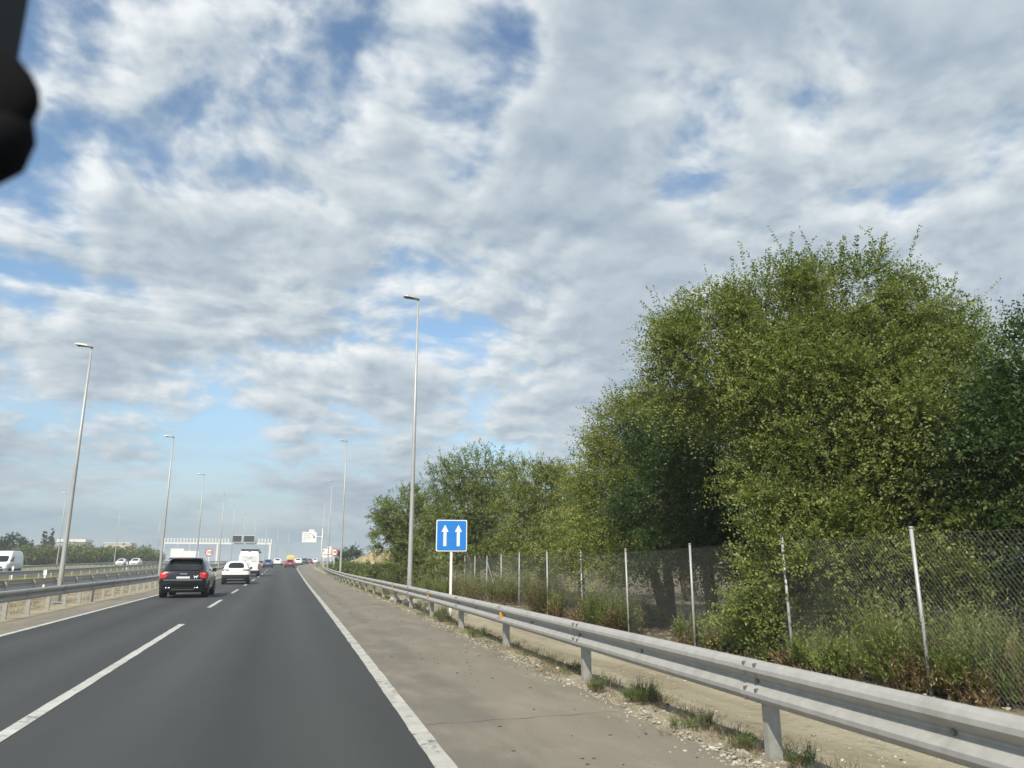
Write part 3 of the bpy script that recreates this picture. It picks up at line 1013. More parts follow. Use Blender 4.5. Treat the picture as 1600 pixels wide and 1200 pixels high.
# ------------------------------------------------------------------ vehicles
class Hull:
    """A car body as a stack of rounded plan outlines. S(u, v): u = 0 rear centre, 1..2 rear corner, 2..3 side, 3..4 front corner, 5 front centre; v = level."""
    def __init__(self, levels, crown=0.05):
        self.L = levels
        self.crown = crown

    def S(self, u, v):
        sgn = 1.0
        if u < 0:
            u, sgn = -u, -1.0
        if u > 5:
            u, sgn = 10 - u, -sgn
        i = min(int(v), len(self.L) - 2)
        f = v - i
        z, yr, yf, w, rr, rf = [a + (b - a) * f for a, b in zip(self.L[i], self.L[i + 1])]
        cr = self.crown
        if u <= 1:
            x = u * (w - rr)
            y = yr + cr * (x / w) ** 2
        elif u <= 2:
            a = (u - 1) * PI / 2
            x = w - rr + rr * math.sin(a)
            y = yr + cr * ((w - rr) / w) ** 2 * (1 - (u - 1)) + cr * (u - 1) + rr - rr * math.cos(a)
        elif u <= 3:
            t = u - 2
            ya, yb = yr + cr + rr, yf - rf - cr
            x = w + 0.012 * math.sin(PI * t)
            y = ya + (yb - ya) * t
        elif u <= 4:
            a = (u - 3) * PI / 2
            x = w - rf + rf * math.cos(a)
            y = yf - rf - cr + rf * math.sin(a) + cr * (u - 3) * (1 - ((w - rf) / w) ** 2)
        else:
            x = (5 - u) * (w - rf)
            y = yf - cr * (x / w) ** 2
        return Vector((sgn * x, y, z))

    def N(self, u, v):
        e = 0.02
        m = len(self.L) - 1
        du = self.S(u + e, v) - self.S(u - e, v)
        dv = self.S(u, min(m, v + e)) - self.S(u, max(0, v - e))
        n = du.cross(dv)
        if n.length < 1e-9:
            return Vector((0, 0, 1))
        n.normalize()
        p = self.S(u, v)
        cy = (self.L[min(int(v), m)][1] + self.L[min(int(v), m)][2]) / 2
        if n.dot(Vector((p.x, (p.y - cy) * 0.5, 0.05))) < 0:
            n = -n
        return n

    def body(self, name, mat, parent):
        us = [i / 4 for i in range(0, 4)] + [1 + i / 5 for i in range(5)] + [2 + i / 8 for i in range(8)] + [3 + i / 5 for i in range(5)] + [4 + i / 4 for i in range(5)]
        us = us + [10 - u for u in reversed(us[1:-1])]
        vs_ = [i for i in range(len(self.L))]
        n = len(us)
        mb = MB()
        vs = [self.S(u, v) for v in vs_ for u in us]
        fs = [(j * n + i, j * n + (i + 1) % n, (j + 1) * n + (i + 1) % n, (j + 1) * n + i) for j in range(len(vs_) - 1) for i in range(n)]
        mb.add(vs, fs)
        for j, dz in ((0, 0.0), (len(vs_) - 1, 0.012)):
            ring = [vs[j * n + i] for i in range(n)]
            c = sum(ring, Vector()) / n + Vector((0, 0, dz))
            mb.add(ring + [c], [(i, (i + 1) % n, n) for i in range(n)])
        me = mb.mesh(name, mat, True)
        bm = bmesh.new()
        bm.from_mesh(me)
        bmesh.ops.remove_doubles(bm, verts=bm.verts, dist=0.0005)
        bmesh.ops.recalc_face_normals(bm, faces=bm.faces)
        bm.to_mesh(me)
        bm.free()
        me.set_sharp_from_angle(angle=R(32))
        return link(name, me, parent)

    def patch(self, name, mat, parent, u0, u1, v0, v1, off=0.006, nu=10, nv=5, cut=0.0, shear=0.0):
        """A thin panel lying on the body between u0..u1 and v0..v1 (rounded corners by cut)."""
        mb = MB()
        vs, inner = [], []
        for j in range(nv + 1):
            b = j / nv
            for i in range(nu + 1):
                a = i / nu
                aa = a * 2 - 1
                bb = b * 2 - 1
                k = 1.0 - cut * (abs(aa) ** 6) * 0.5
                vv = v0 + (v1 - v0) * (0.5 + bb * 0.5 * k)
                uu = u0 + (u1 - u0) * (0.5 + aa * 0.5 * (1.0 - cut * 0.25 * abs(bb) ** 4)) + shear * bb
                p, nn = self.S(uu, vv), self.N(uu, vv)
                vs.append(p + nn * off)
                inner.append(p - nn * 0.012)
        n = nu + 1
        fs = [(j * n + i, j * n + i + 1, (j + 1) * n + i + 1, (j + 1) * n + i) for j in range(nv) for i in range(nu)]
        ring = [i for i in range(n)] + [j * n + nu for j in range(1, nv + 1)] + [nv * n + i for i in range(nu - 1, -1, -1)] + [j * n for j in range(nv - 1, 0, -1)]
        m = len(vs)
        mb.add(vs + [inner[i] for i in ring], fs + [(ring[i], ring[(i + 1) % len(ring)], m + (i + 1) % len(ring), m + i) for i in range(len(ring))])
        me = mb.mesh(name, mat, True)
        me.set_sharp_from_angle(angle=R(40))
        return link(name, me, parent)


def lathe(prof, n=28):
    """prof: (x, r) pairs around the X axis."""
    mb = MB()
    vs = [(x, r * math.cos(2 * PI * k / n), r * math.sin(2 * PI * k / n)) for x, r in prof for k in range(n)]
    fs = [(i * n + k, i * n + (k + 1) % n, (i + 1) * n + (k + 1) % n, (i + 1) * n + k) for i in range(len(prof) - 1) for k in range(n)]
    mb.add(vs, fs)
    return mb


def wheel_meshes(r, w):
    tyre = lathe([(-w / 2, r * 0.62), (-w / 2, r * 0.92), (-w * 0.38, r * 0.99), (0, r), (w * 0.38, r * 0.99), (w / 2, r * 0.92), (w / 2, r * 0.62)]).mesh('tyre', M['tyre'], True)
    mb = lathe([(w * 0.42, r * 0.63), (w * 0.46, r * 0.66), (w * 0.36, r * 0.56), (w * 0.05, r * 0.54), (0.0, 0.02)])
    for k in range(5):
        a = 2 * PI * k / 5
        c, s = math.cos(a), math.sin(a)
        vs = []
        for rr, hw in ((0.0, 0.10), (r * 0.6, 0.035)):
            for q in (-1, 1):
                for dx in (w * 0.25, w * 0.40):
                    vs.append((dx, rr * c - q * hw * s, rr * s + q * hw * c))
        mb.add(vs, [(0, 1, 3, 2), (4, 6, 7, 5), (0, 4, 5, 1), (2, 3, 7, 6), (1, 5, 7, 3), (0, 2, 6, 4)])
    rim = mb.mesh('rim', M['rim'])
    return tyre, rim


WHEELS = {'suv': wheel_meshes(0.375, 0.27), 'car': wheel_meshes(0.325, 0.21), 'van': wheel_meshes(0.35, 0.22)}


def add_wheels(root, kind, half_w, ys, r):
    tyre, rim = WHEELS[kind]
    arch = lathe([(-0.02, 0.01), (-0.02, r * 1.14), (0.006, r * 1.14), (0.006, 0.01)], 24).mesh('wheel_arch', M['black_rubber'])
    for y in ys:
        for s in (-1, 1):
            link('wheel_arch', arch, root, (s * (half_w + 0.004), y, r + 0.03))
            t = link('wheel', tyre, root, (s * (half_w - 0.09), y, r))
            t['label'] = 'black tyre on a metal rim'
            k = link('rim', rim, t)
            if s < 0:
                k.rotation_euler = (0, 0, PI)


SPECS = {
    'suv': dict(levels=[(.23, -2.20, 2.15, .86, .10, .30), (.40, -2.34, 2.28, .935, .16, .40), (.60, -2.385, 2.36, .955, .18, .45), (.765, -2.375, 2.36, .96, .18, .50), (.80, -2.31, 2.34, .962, .18, .50),
                        (1.02, -2.27, 2.20, .962, .19, .50), (1.10, -2.23, 2.02, .94, .20, .50), (1.13, -2.17, .98, .885, .18, .25), (1.36, -1.99, .55, .805, .18, .22), (1.57, -1.76, .15, .705, .18, .2), (1.655, -1.58, -.1, .61, .2, .2), (1.70, -1.15, -.4, .42, .2, .2)],
                wheels='suv', r=.375, hw=.935, wy=(-1.42, 1.43), len=4.77),
    'cross': dict(levels=[(.20, -2.02, 2.0, .80, .10, .30), (.36, -2.15, 2.12, .885, .16, .40), (.56, -2.20, 2.19, .905, .20, .45), (.68, -2.19, 2.20, .912, .22, .50), (.72, -2.14, 2.18, .914, .22, .50),
                          (.93, -2.11, 2.05, .915, .24, .50), (1.02, -2.06, 1.85, .89, .24, .50), (1.05, -2.00, .95, .835, .22, .25), (1.28, -1.84, .52, .755, .22, .22), (1.46, -1.62, .18, .655, .22, .2), (1.54, -1.42, -.1, .55, .2, .2), (1.575, -1.0, -.4, .38, .2, .2)],
                  wheels='car', r=.325, hw=.885, wy=(-1.30, 1.33), len=4.40),
    'hatch': dict(levels=[(.19, -1.92, 1.9, .76, .10, .30), (.36, -2.03, 2.0, .84, .16, .40), (.52, -2.07, 2.06, .865, .22, .45), (.66, -2.06, 2.06, .87, .24, .50), (.84, -2.03, 1.95, .87, .26, .50),
                          (.93, -1.97, 1.75, .845, .26, .50), (.96, -1.90, 1.05, .79, .24, .25), (1.18, -1.72, .60, .71, .24, .22), (1.36, -1.48, .22, .61, .22, .2), (1.44, -1.28, -.05, .51, .2, .2), (1.475, -.9, -.35, .36, .2, .2)],
                  wheels='car', r=.325, hw=.845, wy=(-1.25, 1.28), len=4.13),
    'van': dict(levels=[(.26, -2.90, 2.70, .92, .08, .30), (.48, -2.99, 2.80, .985, .10, .30), (.60, -3.01, 2.86, 1.0, .12, .30), (.64, -2.96, 2.86, 1.008, .12, .30), (1.12, -2.94, 2.66, 1.02, .12, .30), (1.26, -2.93, 2.15, 1.02, .12, .25),
                        (1.95, -2.86, 1.58, .975, .14, .25), (2.38, -2.76, 1.18, .90, .17, .25), (2.54, -2.64, .85, .82, .2, .2), (2.60, -2.3, .5, .66, .2, .2)],
                wheels='van', r=.35, hw=.985, wy=(-1.75, 1.78), len=5.9),
}


def side_mirrors(root, hw, y, z, mat):
    for s in (-1, 1):
        mb = MB()
        prof = [(-0.02, -0.07), (0.13, -0.085), (0.17, -0.02), (0.16, 0.07), (0.0, 0.08)]
        mb.prism([(s * (hw - 0.02 + a), z + b) for a, b in prof], 'y', y - 0.05, y + 0.06)
        mb.build('door_mirror', mat, root)


def vehicle(name, kind, paint, loc, label, cat, rz=0.0, group=None):
    sp = SPECS[kind]
    root = thing(name, loc, label, cat, group, rz)
    h = Hull(sp['levels'])
    b = h.body('body', paint, root)
    add_wheels(root, sp['wheels'], sp['hw'], sp['wy'], sp['r'])
    return root, h, b


def plate(root, h, u, v0, v1):
    h.patch('number_plate', M['plate'], root, -u, u, v0, v1, 0.012, 6, 2)


def place_rear(x, y_rear, kind, rz=0.0):
    return (x, y_rear + SPECS[kind]['len'] / 2, road_z(y_rear + 2))


# --- black SUV ahead in the left lane
r0, h, b = vehicle('suv_car', 'suv', M['paint_black'], place_rear(-3.93, 36.0, 'suv'), 'glossy black SUV with red tail lamps driving in the left lane', 'car', R(-0.6))
h.patch('rear_window', M['glass_dark'], root := r0, -0.90, 0.90, 7.15, 8.95, 0.008, cut=0.25)
for s in (-1, 1):
    h.patch('side_window', M['glass_dark'], r0, s * 2.06, s * 2.98, 7.2, 8.85, 0.006, 14, 5, cut=0.3)
    t = h.patch('tail_lamp', M['tail_red'], r0, s * 0.84, s * 1.95, 4.10, 5.60, 0.016, 12, 6, cut=0.35)
    h.patch('lamp_lens', M['sign_pinkred'], t, s * 0.98, s * 1.35, 4.75, 5.15, 0.021, 5, 3, cut=0.4)
h.patch('windscreen', M['glass_dark'], r0, 4.1, 5.9, 7.2, 8.9, 0.006)
h.patch('window_trim', M['chrome'], r0, -0.83, 0.83, 6.15, 6.75, 0.014, 10, 2)
h.patch('bumper_trim', M['chrome'], r0, -0.98, 0.98, 2.86, 2.98, 0.012, 10, 2)
h.patch('lower_bumper', M['plastic'], r0, -1.9, 1.9, 0.05, 1.25, 0.01, 20, 3)
h.patch('skid_plate', M['grey_plastic'], r0, -0.62, 0.62, 0.55, 0.85, 0.02, 8, 2)
plate(r0, h, 0.34, 4.05, 4.42)
x0 = -0.17
while x0 < 0.17:
    wd = RNG.uniform(0.022, 0.038)
    h.patch('lettering', M['chrome'], r0, x0, x0 + wd, 4.83, 5.0, 0.012, 2, 2)
    x0 += wd + 0.016
MB().prism([(-0.72, 1.615), (0.72, 1.615), (0.66, 1.665), (-0.66, 1.665)], 'y', -1.93, -1.60).build('roof_spoiler', M['paint_black'], r0)
MB().box((0, -1.935, 1.64), (0.42, 0.012, 0.025)).build('brake_light', M['tail_dark'], r0)
for s in (-1, 1):
    for q in (0.52, 0.62):
        MB().tube([(s * q, -2.30, 0.42), (s * q, -2.43, 0.415)], 0.045, 10).build('exhaust_pipe', M['chrome'], r0, smooth=True)
side_mirrors(r0, 0.93, 0.72, 1.16, M['paint_black'])
dog = MB()
for poly in ([(-0.07, 0.03), (0.05, 0.03), (0.06, 0.075), (-0.075, 0.075)], [(0.04, 0.05), (0.085, 0.055), (0.10, 0.085), (0.07, 0.115), (0.045, 0.10)], [(-0.075, 0.07), (-0.055, 0.07), (-0.07, 0.115), (-0.085, 0.11)],
             [(-0.07, -0.01), (-0.045, -0.01), (-0.04, 0.035), (-0.07, 0.035)], [(0.02, -0.01), (0.045, -0.01), (0.05, 0.035), (0.02, 0.035)]):
    dog.prism(poly, 'y', -0.004, 0.0)
dog.build('dog_sticker', M['sign_white'], r0, (0.50, -2.30, 0.83), (R(-9), 0, R(2.5)))

# --- white crossover
r1, h, b = vehicle('crossover_car', 'cross', M['paint_white'], place_rear(-2.95, 57.0, 'cross'), 'white crossover with dark rear window behind the camper van', 'car', R(1.0))
h.patch('rear_window', M['glass_dark'], r1, -0.94, 0.94, 7.15, 8.95, 0.008, cut=0.35)
for s in (-1, 1):
    h.patch('side_window', M['glass_dark'], r1, s * 2.06, s * 2.98, 7.2, 8.85, 0.006, 14, 5, cut=0.3)
    h.patch('tail_lamp', M['tail_dark'], r1, s * 0.62, s * 1.9, 4.95, 5.75, 0.012, 12, 4, cut=0.4)
    MB().tube([(s * 0.54, -1.2, 1.565), (s * 0.56, -1.05, 1.615), (s * 0.57, -0.1, 1.625), (s * 0.56, 0.05, 1.57)], 0.016, 6).build('roof_rail', M['lamp_steel'], r1, smooth=True)
h.patch('windscreen', M['glass_dark'], r1, 4.1, 5.9, 7.2, 8.9, 0.006)
h.patch('lower_bumper', M['plastic'], r1, -2.05, 2.05, 0.02, 2.75, 0.012, 22, 3)
h.patch('skid_plate', M['lamp_steel'], r1, -0.75, 0.75, 0.75, 0.98, 0.022, 8, 2)
plate(r1, h, 0.36, 4.1, 4.6)
side_mirrors(r1, 0.88, 0.70, 1.08, M['plastic'])

# --- white camper van
r2, h, b = vehicle('camper_van', 'van', M['paint_white'], place_rear(-3.05, 82.5, 'van'), 'tall white camper van with grey swoosh graphics and dark roof edge', 'van')
h.patch('bumper', M['plastic'], r2, -1.95, 1.95, 0.1, 2.3, 0.012, 20, 3)
for s in (-1, 1):
    h.patch('tail_lamp', M['tail_red'], r2, s * 1.05, s * 1.95, 3.2, 4.75, 0.012, 8, 4)
    h.patch('door_window', M['lamp_clear'], r2, s * 0.12, s * 0.90, 5.35, 6.15, 0.004, 8, 4, cut=0.3)
h.patch('side_window', M['glass_dark'], r2, 2.30, 2.62, 5.25, 5.9, 0.006, 8, 4, cut=0.3)
h.patch('cab_window', M['glass_dark'], r2, 2.74, 2.97, 5.1, 5.9, 0.006, 8, 4, cut=0.3)
h.patch('door_seam', M['grey_plastic'], r2, -0.008, 0.008, 3.0, 7.4, 0.005, 2, 12)
h.patch('door_handle', M['plastic'], r2, 0.05, 0.14, 4.6, 4.95, 0.02, 3, 2)
for (u0, u1, v0, v1, sh) in ((-0.80, -0.25, 5.98, 6.05, 0.0), (-0.30, 0.10, 5.83, 5.90, 0.0), (0.02, 0.12, 5.55, 6.02, 0.16), (0.14, 0.22, 5.62, 6.0, 0.18), (0.26, 0.32, 5.66, 5.98, 0.16)):
    h.patch('swoosh', M['sign_grey'], r2, u0, u1, v0, v1, 0.011, 6, 4, shear=sh)
h.patch('rear_lettering', M['sign_grey'], r2, 0.30, 0.85, 5.26, 5.34, 0.009, 6, 2)
MB().box((0.03, -1.1, 2.645), (1.78, 3.3, 0.07)).build('roof_rack', M['plastic'], r2)
MB().tube([(0.96, -2.4, 2.42), (0.96, 0.9, 2.42)], 0.09, 10).build('awning', M['grey_plastic'], r2, smooth=True)
MB().box((0, -2.74, 2.47), (0.26, 0.03, 0.04)).build('brake_light', M['tail_dark'], r2)
plate(r2, h, 0.26, 2.85, 3.25)
side_mirrors(r2, 1.04, 1.95, 1.45, M['plastic'])


# --- the queue towards the bend
def queue_car(x, yr, kind, paint, label, name='car', z_extra=0.0):
    o, h, b = vehicle(name, kind, paint, place_rear(x, yr, kind), label, 'car', -math.atan2(bend(yr + 4) - bend(yr), 4), 'cars driving ahead towards the bend')
    if kind == 'hatch':
        gv0, gv1, tl = 6.2, 7.9, (3.4, 4.7)
    else:
        gv0, gv1, tl = 7.2, 8.9, (4.9, 5.8)
    h.patch('rear_window', M['glass_dark'], o, -0.92, 0.92, gv0, gv1, 0.008, cut=0.3)
    for s in (-1, 1):
        h.patch('tail_lamp', M['tail_red'], o, s * 0.72, s * 1.8, tl[0], tl[1], 0.012, 8, 4, cut=0.3)
        h.patch('side_window', M['glass_dark'], o, s * 2.06, s * 2.98, gv0, gv1, 0.006, 10, 3)
    h.patch('windscreen', M['glass_dark'], o, 4.1, 5.9, gv0, gv1, 0.006)
    h.patch('lower_bumper', M['plastic'], o, -1.9, 1.9, 0.05, 1.2, 0.01, 16, 2)
    plate(o, h, 0.32, 3.05, 3.45)
    side_mirrors(o, 0.84, 0.75, 1.0, paint)
    return o


queue_car(-2.1, 146, 'hatch', M['paint_blue'], 'blue hatchback just right of the camper van', 'hatchback_car')
queue_car(-0.55, 178, 'cross', M['paint_white'], 'white car between the blue hatchback and the red car', 'crossover_car')
queue_car(1.72, 146, 'hatch', M['paint_red'], 'red hatchback in the right lane', 'hatchback_car')
queue_car(4.15, 192, 'cross', M['paint_white'], 'white car just right of the red hatchback', 'crossover_car')
queue_car(6.3, 214, 'cross', M['paint_navy'], 'dark car in the queue right of the white one', 'crossover_car')
queue_car(8.4, 238, 'hatch', M['paint_maroon'], 'maroon car near the bend right of the dark car', 'hatchback_car')
queue_car(10.9, 258, 'cross', M['paint_white'], 'last white car at the bend by the cantilever sign mast', 'crossover_car')
# yellow lorry
ry, h, b = vehicle('lorry', 'van', M['paint_yellow'], (2.35, 196, road_z(194)), 'yellow lorry top showing above the red hatchback', 'lorry', 0, None)
h.patch('bumper', M['plastic'], ry, -1.95, 1.95, 0.1, 2.3, 0.012, 16, 3)
MB().box((0, -1.0, 2.62), (1.3, 2.2, 0.14), taper=0.9).build('roof_box', M['paint_yellow'], ry)
ry.scale = (1, 1, 0.86)
for s in (-1, 1):
    h.patch('tail_lamp', M['tail_red'], ry, s * 1.05, s * 1.95, 3.1, 4.2, 0.012, 6, 3)


# --- oncoming traffic on the service road
def oncoming_van(x, y_front, label):
    o, h, b = vehicle('panel_van', 'van', M['paint_white'], (x, y_front + 2.95, road_z(y_front + 2)), label, 'van', PI + 0.0)
    h.patch('windscreen', M['glass_dark'], o, 4.02, 5.98, 5.08, 6.15, 0.008, 14, 6, cut=0.25)
    h.patch('grille', M['plastic'], o, 4.25, 5.75, 2.3, 3.35, 0.012, 12, 3, cut=0.3)
    h.patch('bumper', M['plastic'], o, 4.1, 5.9, 0.3, 1.3, 0.012, 12, 3)
    for s in (1, -1):
        h.patch('headlamp', M['lamp_clear'], o, s * 3.45, s * 4.2, 3.35, 3.95, 0.012, 8, 4, cut=0.4)
        h.patch('cab_window', M['glass_dark'], o, s * 2.80, s * 2.99, 5.1, 5.95, 0.006, 8, 4, cut=0.3)
        h.patch('sill_trim', M['plastic'], o, s * 2.1, s * 2.9, 0.1, 1.4, 0.008, 8, 2)
    side_mirrors(o, 1.04, 1.92, 1.5, M['plastic'])
    return o


oncoming_van(-31.2, 102.5, 'white oncoming panel van at the far left edge')


def oncoming_car(x, y_front, kind, label):
    o, h, b = vehicle('oncoming_car', kind, M['paint_white'], (x, y_front + 2.2, road_z(y_front + 2)), label, 'car', PI, 'white oncoming cars on the service road')
    gv0, gv1 = (6.2, 7.9) if kind == 'hatch' else (7.2, 8.9)
    h.patch('windscreen', M['glass_dark'], o, 4.05, 5.95, gv0, gv1, 0.008, 12, 5)
    h.patch('grille', M['plastic'], o, 4.4, 5.6, 2.1, 3.0, 0.012, 8, 3)
    for s in (-1, 1):
        h.patch('headlamp', M['lamp_clear'], o, s * 3.5, s * 4.2, 3.1, 3.9, 0.012, 6, 3)
        h.patch('side_window', M['glass_dark'], o, s * 2.06, s * 2.98, gv0, gv1, 0.006, 10, 3)
    return o


oncoming_car(-27.4, 166, 'cross', 'white oncoming car nearer the middle, in front of the round trees')
oncoming_car(-31.0, 172, 'hatch', 'second white oncoming car, just left of the other one')

# --- interior rear-view mirror of the car the picture is taken from
rv = thing('rear_view_mirror', (-0.1606, 0.4735, 1.7134), 'black interior rear-view mirror with grey mount at the top left corner', 'mirror', rz=R(-10))
mb = MB()
nu, nv = 36, 14
vs, fs = [], []
for j in range(nv + 1):
    ph = -PI / 2 + PI * j / nv
    for i in range(nu):
        th = 2 * PI * i / nu
        sp_ = lambda c, e: math.copysign(abs(c) ** e, c)
        x = 0.125 * sp_(math.cos(th), 0.85) * max(0.0, math.cos(ph)) ** 0.45
        z = 0.046 * sp_(math.sin(th), 0.9) * max(0.0, math.cos(ph)) ** 0.45
        yv = 0.018 * math.sin(ph)
        vs.append((x - 0.125, yv, z))
for j in range(nv):
    for i in range(nu):
        fs.append((j * nu + i, j * nu + (i + 1) % nu, (j + 1) * nu + (i + 1) % nu, (j + 1) * nu + i))
mb.add(vs, fs)
mb.build('housing', M['mirror_black'], rv, rot=(0, R(20), 0), smooth=True)
mb = MB()
mb.tube([(-0.004, 0.003, 0.002), (-0.010, 0.003, -0.006), (-0.020, 0.002, -0.018), (-0.030, 0.0, -0.027), (-0.042, 0.0, -0.034), (-0.050, 0.0, -0.038)], [0.002, 0.013, 0.021, 0.021, 0.014, 0.002], 24)
mb.build('adjuster', M['mirror_black'], rv, smooth=True)
gl = MB().prism([(0.105 * math.cos(2 * PI * i / 32) - 0.14, 0.028 * math.sin(2 * PI * i / 32)) for i in range(32)], 'y', -0.0195, -0.0185)
gl.build('glass', M['mirror_glass'], rv, rot=(0, R(20), 0))
MB().tube([(-0.12, 0.015, 0.02), (-0.12, 0.05, 0.07), (-0.12, 0.09, 0.16)], [0.012, 0.012, 0.02], 10).build('stem', M['mirror_black'], rv, smooth=True)
mb = MB()
cov = rrect(0.17, 0.20, 0.012)
mb.prism([(a - 0.149, b_ + 0.150) for a, b_ in cov], 'y', 0.045, 0.085)
mb.build('mount_cover', M['mirror_cover'], rv)


# ------------------------------------------------------------------ vegetation
def unit(v):
    return v / np.maximum(np.linalg.norm(v, axis=-1, keepdims=True), 1e-9)


def twig_foliage(base, direc, length, k, leaf_l, leaf_w, droop=0.25, axis_w=0.55, side_w=0.85, jitter=0.35, t0=0.12, tint_mu=0.45, tint_sd=0.22, yellow=0.10, fold=0.12, hue=None):
    """Leaves set alternately along twigs. base, direc (n,3), length (n,). Returns verts, quads, tint."""
    n = len(base)
    t = np.linspace(t0, 1.0, k)[None, :, None] + NPR.uniform(-0.03, 0.03, (n, k, 1))
    L = length[:, None, None]
    dr = droop if np.ndim(droop) else np.full(n, droop)
    dr = np.asarray(dr)[:, None, None]
    down = np.array([0, 0, -1.0])
    pos = base[:, None, :] + direc[:, None, :] * L * t + down * (L * dr * t * t)
    ax = unit(direc[:, None, :] + down * (2 * dr * t))
    roll = unit(NPR.normal(size=(n, 3)) + np.array([0, 0, 0.3]))
    side = unit(np.cross(ax, roll[:, None, :]))
    sgn = np.where(np.arange(k) % 2 == 0, 1.0, -1.0)[None, :, None]
    ld = unit(ax * axis_w + side * sgn * side_w + NPR.normal(size=(n, k, 3)) * jitter)
    nrm = np.cross(ld, ax)
    nrm = nrm * np.where(nrm[..., 2:3] < 0, -1.0, 1.0)
    nrm = unit(nrm + NPR.normal(size=(n, k, 3)) * 0.40 + np.array([0, 0, 0.55]) + 0.35 * direc[:, None, :])
    wd = unit(np.cross(nrm, ld))
    nrm = unit(np.cross(ld, wd))
    sc = NPR.uniform(0.65, 1.2, (n, k, 1)) * (1.08 - 0.35 * t)
    ll, lw = leaf_l * sc, leaf_w * sc
    p0 = pos
    p1 = pos + ld * ll * 0.48 + wd * lw * 0.5 + nrm * lw * fold
    p2 = pos + ld * ll
    p3 = pos + ld * ll * 0.48 - wd * lw * 0.5 + nrm * lw * fold
    v = np.stack([p0, p1, p2, p3], axis=2).reshape(-1, 3)
    m = n * k
    q = np.arange(m * 4).reshape(m, 4)
    if hue is None:
        hue = NPR.normal(tint_mu, tint_sd, n)
    tw = np.clip(hue[:, None] + NPR.normal(0, 0.14, (n, k)), 0, 1)
    ye = np.where(NPR.random((n, k)) < yellow, NPR.uniform(0.3, 1.0, (n, k)), NPR.uniform(0, 0.12, (n, k)))
    tint = np.repeat(np.stack([tw.ravel(), ye.ravel(), np.zeros(m)], axis=1), 4, axis=0)
    return v, q, tint


def twig_ribbons(base, direc, length, width, droop, sides=1):
    n = len(base)
    dr = np.asarray(droop if np.ndim(droop) else np.full(n, droop))
    vs, qs = [], []
    o = 0
    s1 = unit(np.cross(direc, NPR.normal(size=(n, 3))))
    s2 = unit(np.cross(direc, s1))
    T = [0.0, 0.5, 1.0]
    for s in (s1, s2)[:sides]:
        rows = []
        for t in T:
            p = base + direc * (length * t)[:, None] + np.array([0, 0, -1.0]) * (length * dr * t * t)[:, None]
            w = width * (1.0 - 0.7 * t)
            rows += [p + s * w, p - s * w]
        v = np.stack(rows, axis=1).reshape(-1, 3)
        b = o + np.arange(n)[:, None] * 6
        qs.append(np.concatenate([np.concatenate([b, b + 1, b + 3, b + 2], 1), np.concatenate([b + 2, b + 3, b + 5, b + 4], 1)], 0))
        vs.append(v)
        o += n * 6
    return np.concatenate(vs), np.concatenate(qs)


def merge(parts):
    vs, qs, ts, o = [], [], [], 0
    for p in parts:
        vs.append(p[0])
        qs.append(p[1] + o)
        if len(p) > 2:
            ts.append(p[2])
        o += len(p[0])
    return np.concatenate(vs), np.concatenate(qs), (np.concatenate(ts) if ts else None)


def curve_pts(a, b, n, sag, wob):
    a, b = Vector(a), Vector(b)
    out = []
    wv = Vector((RNG.uniform(-1, 1), RNG.uniform(-1, 1), RNG.uniform(-0.5, 0.5))) * wob
    for i in range(n + 1):
        t = i / n
        out.append(a.lerp(b, t) + Vector((0, 0, sag * math.sin(PI * t))) + wv * math.sin(PI * t))
    return out


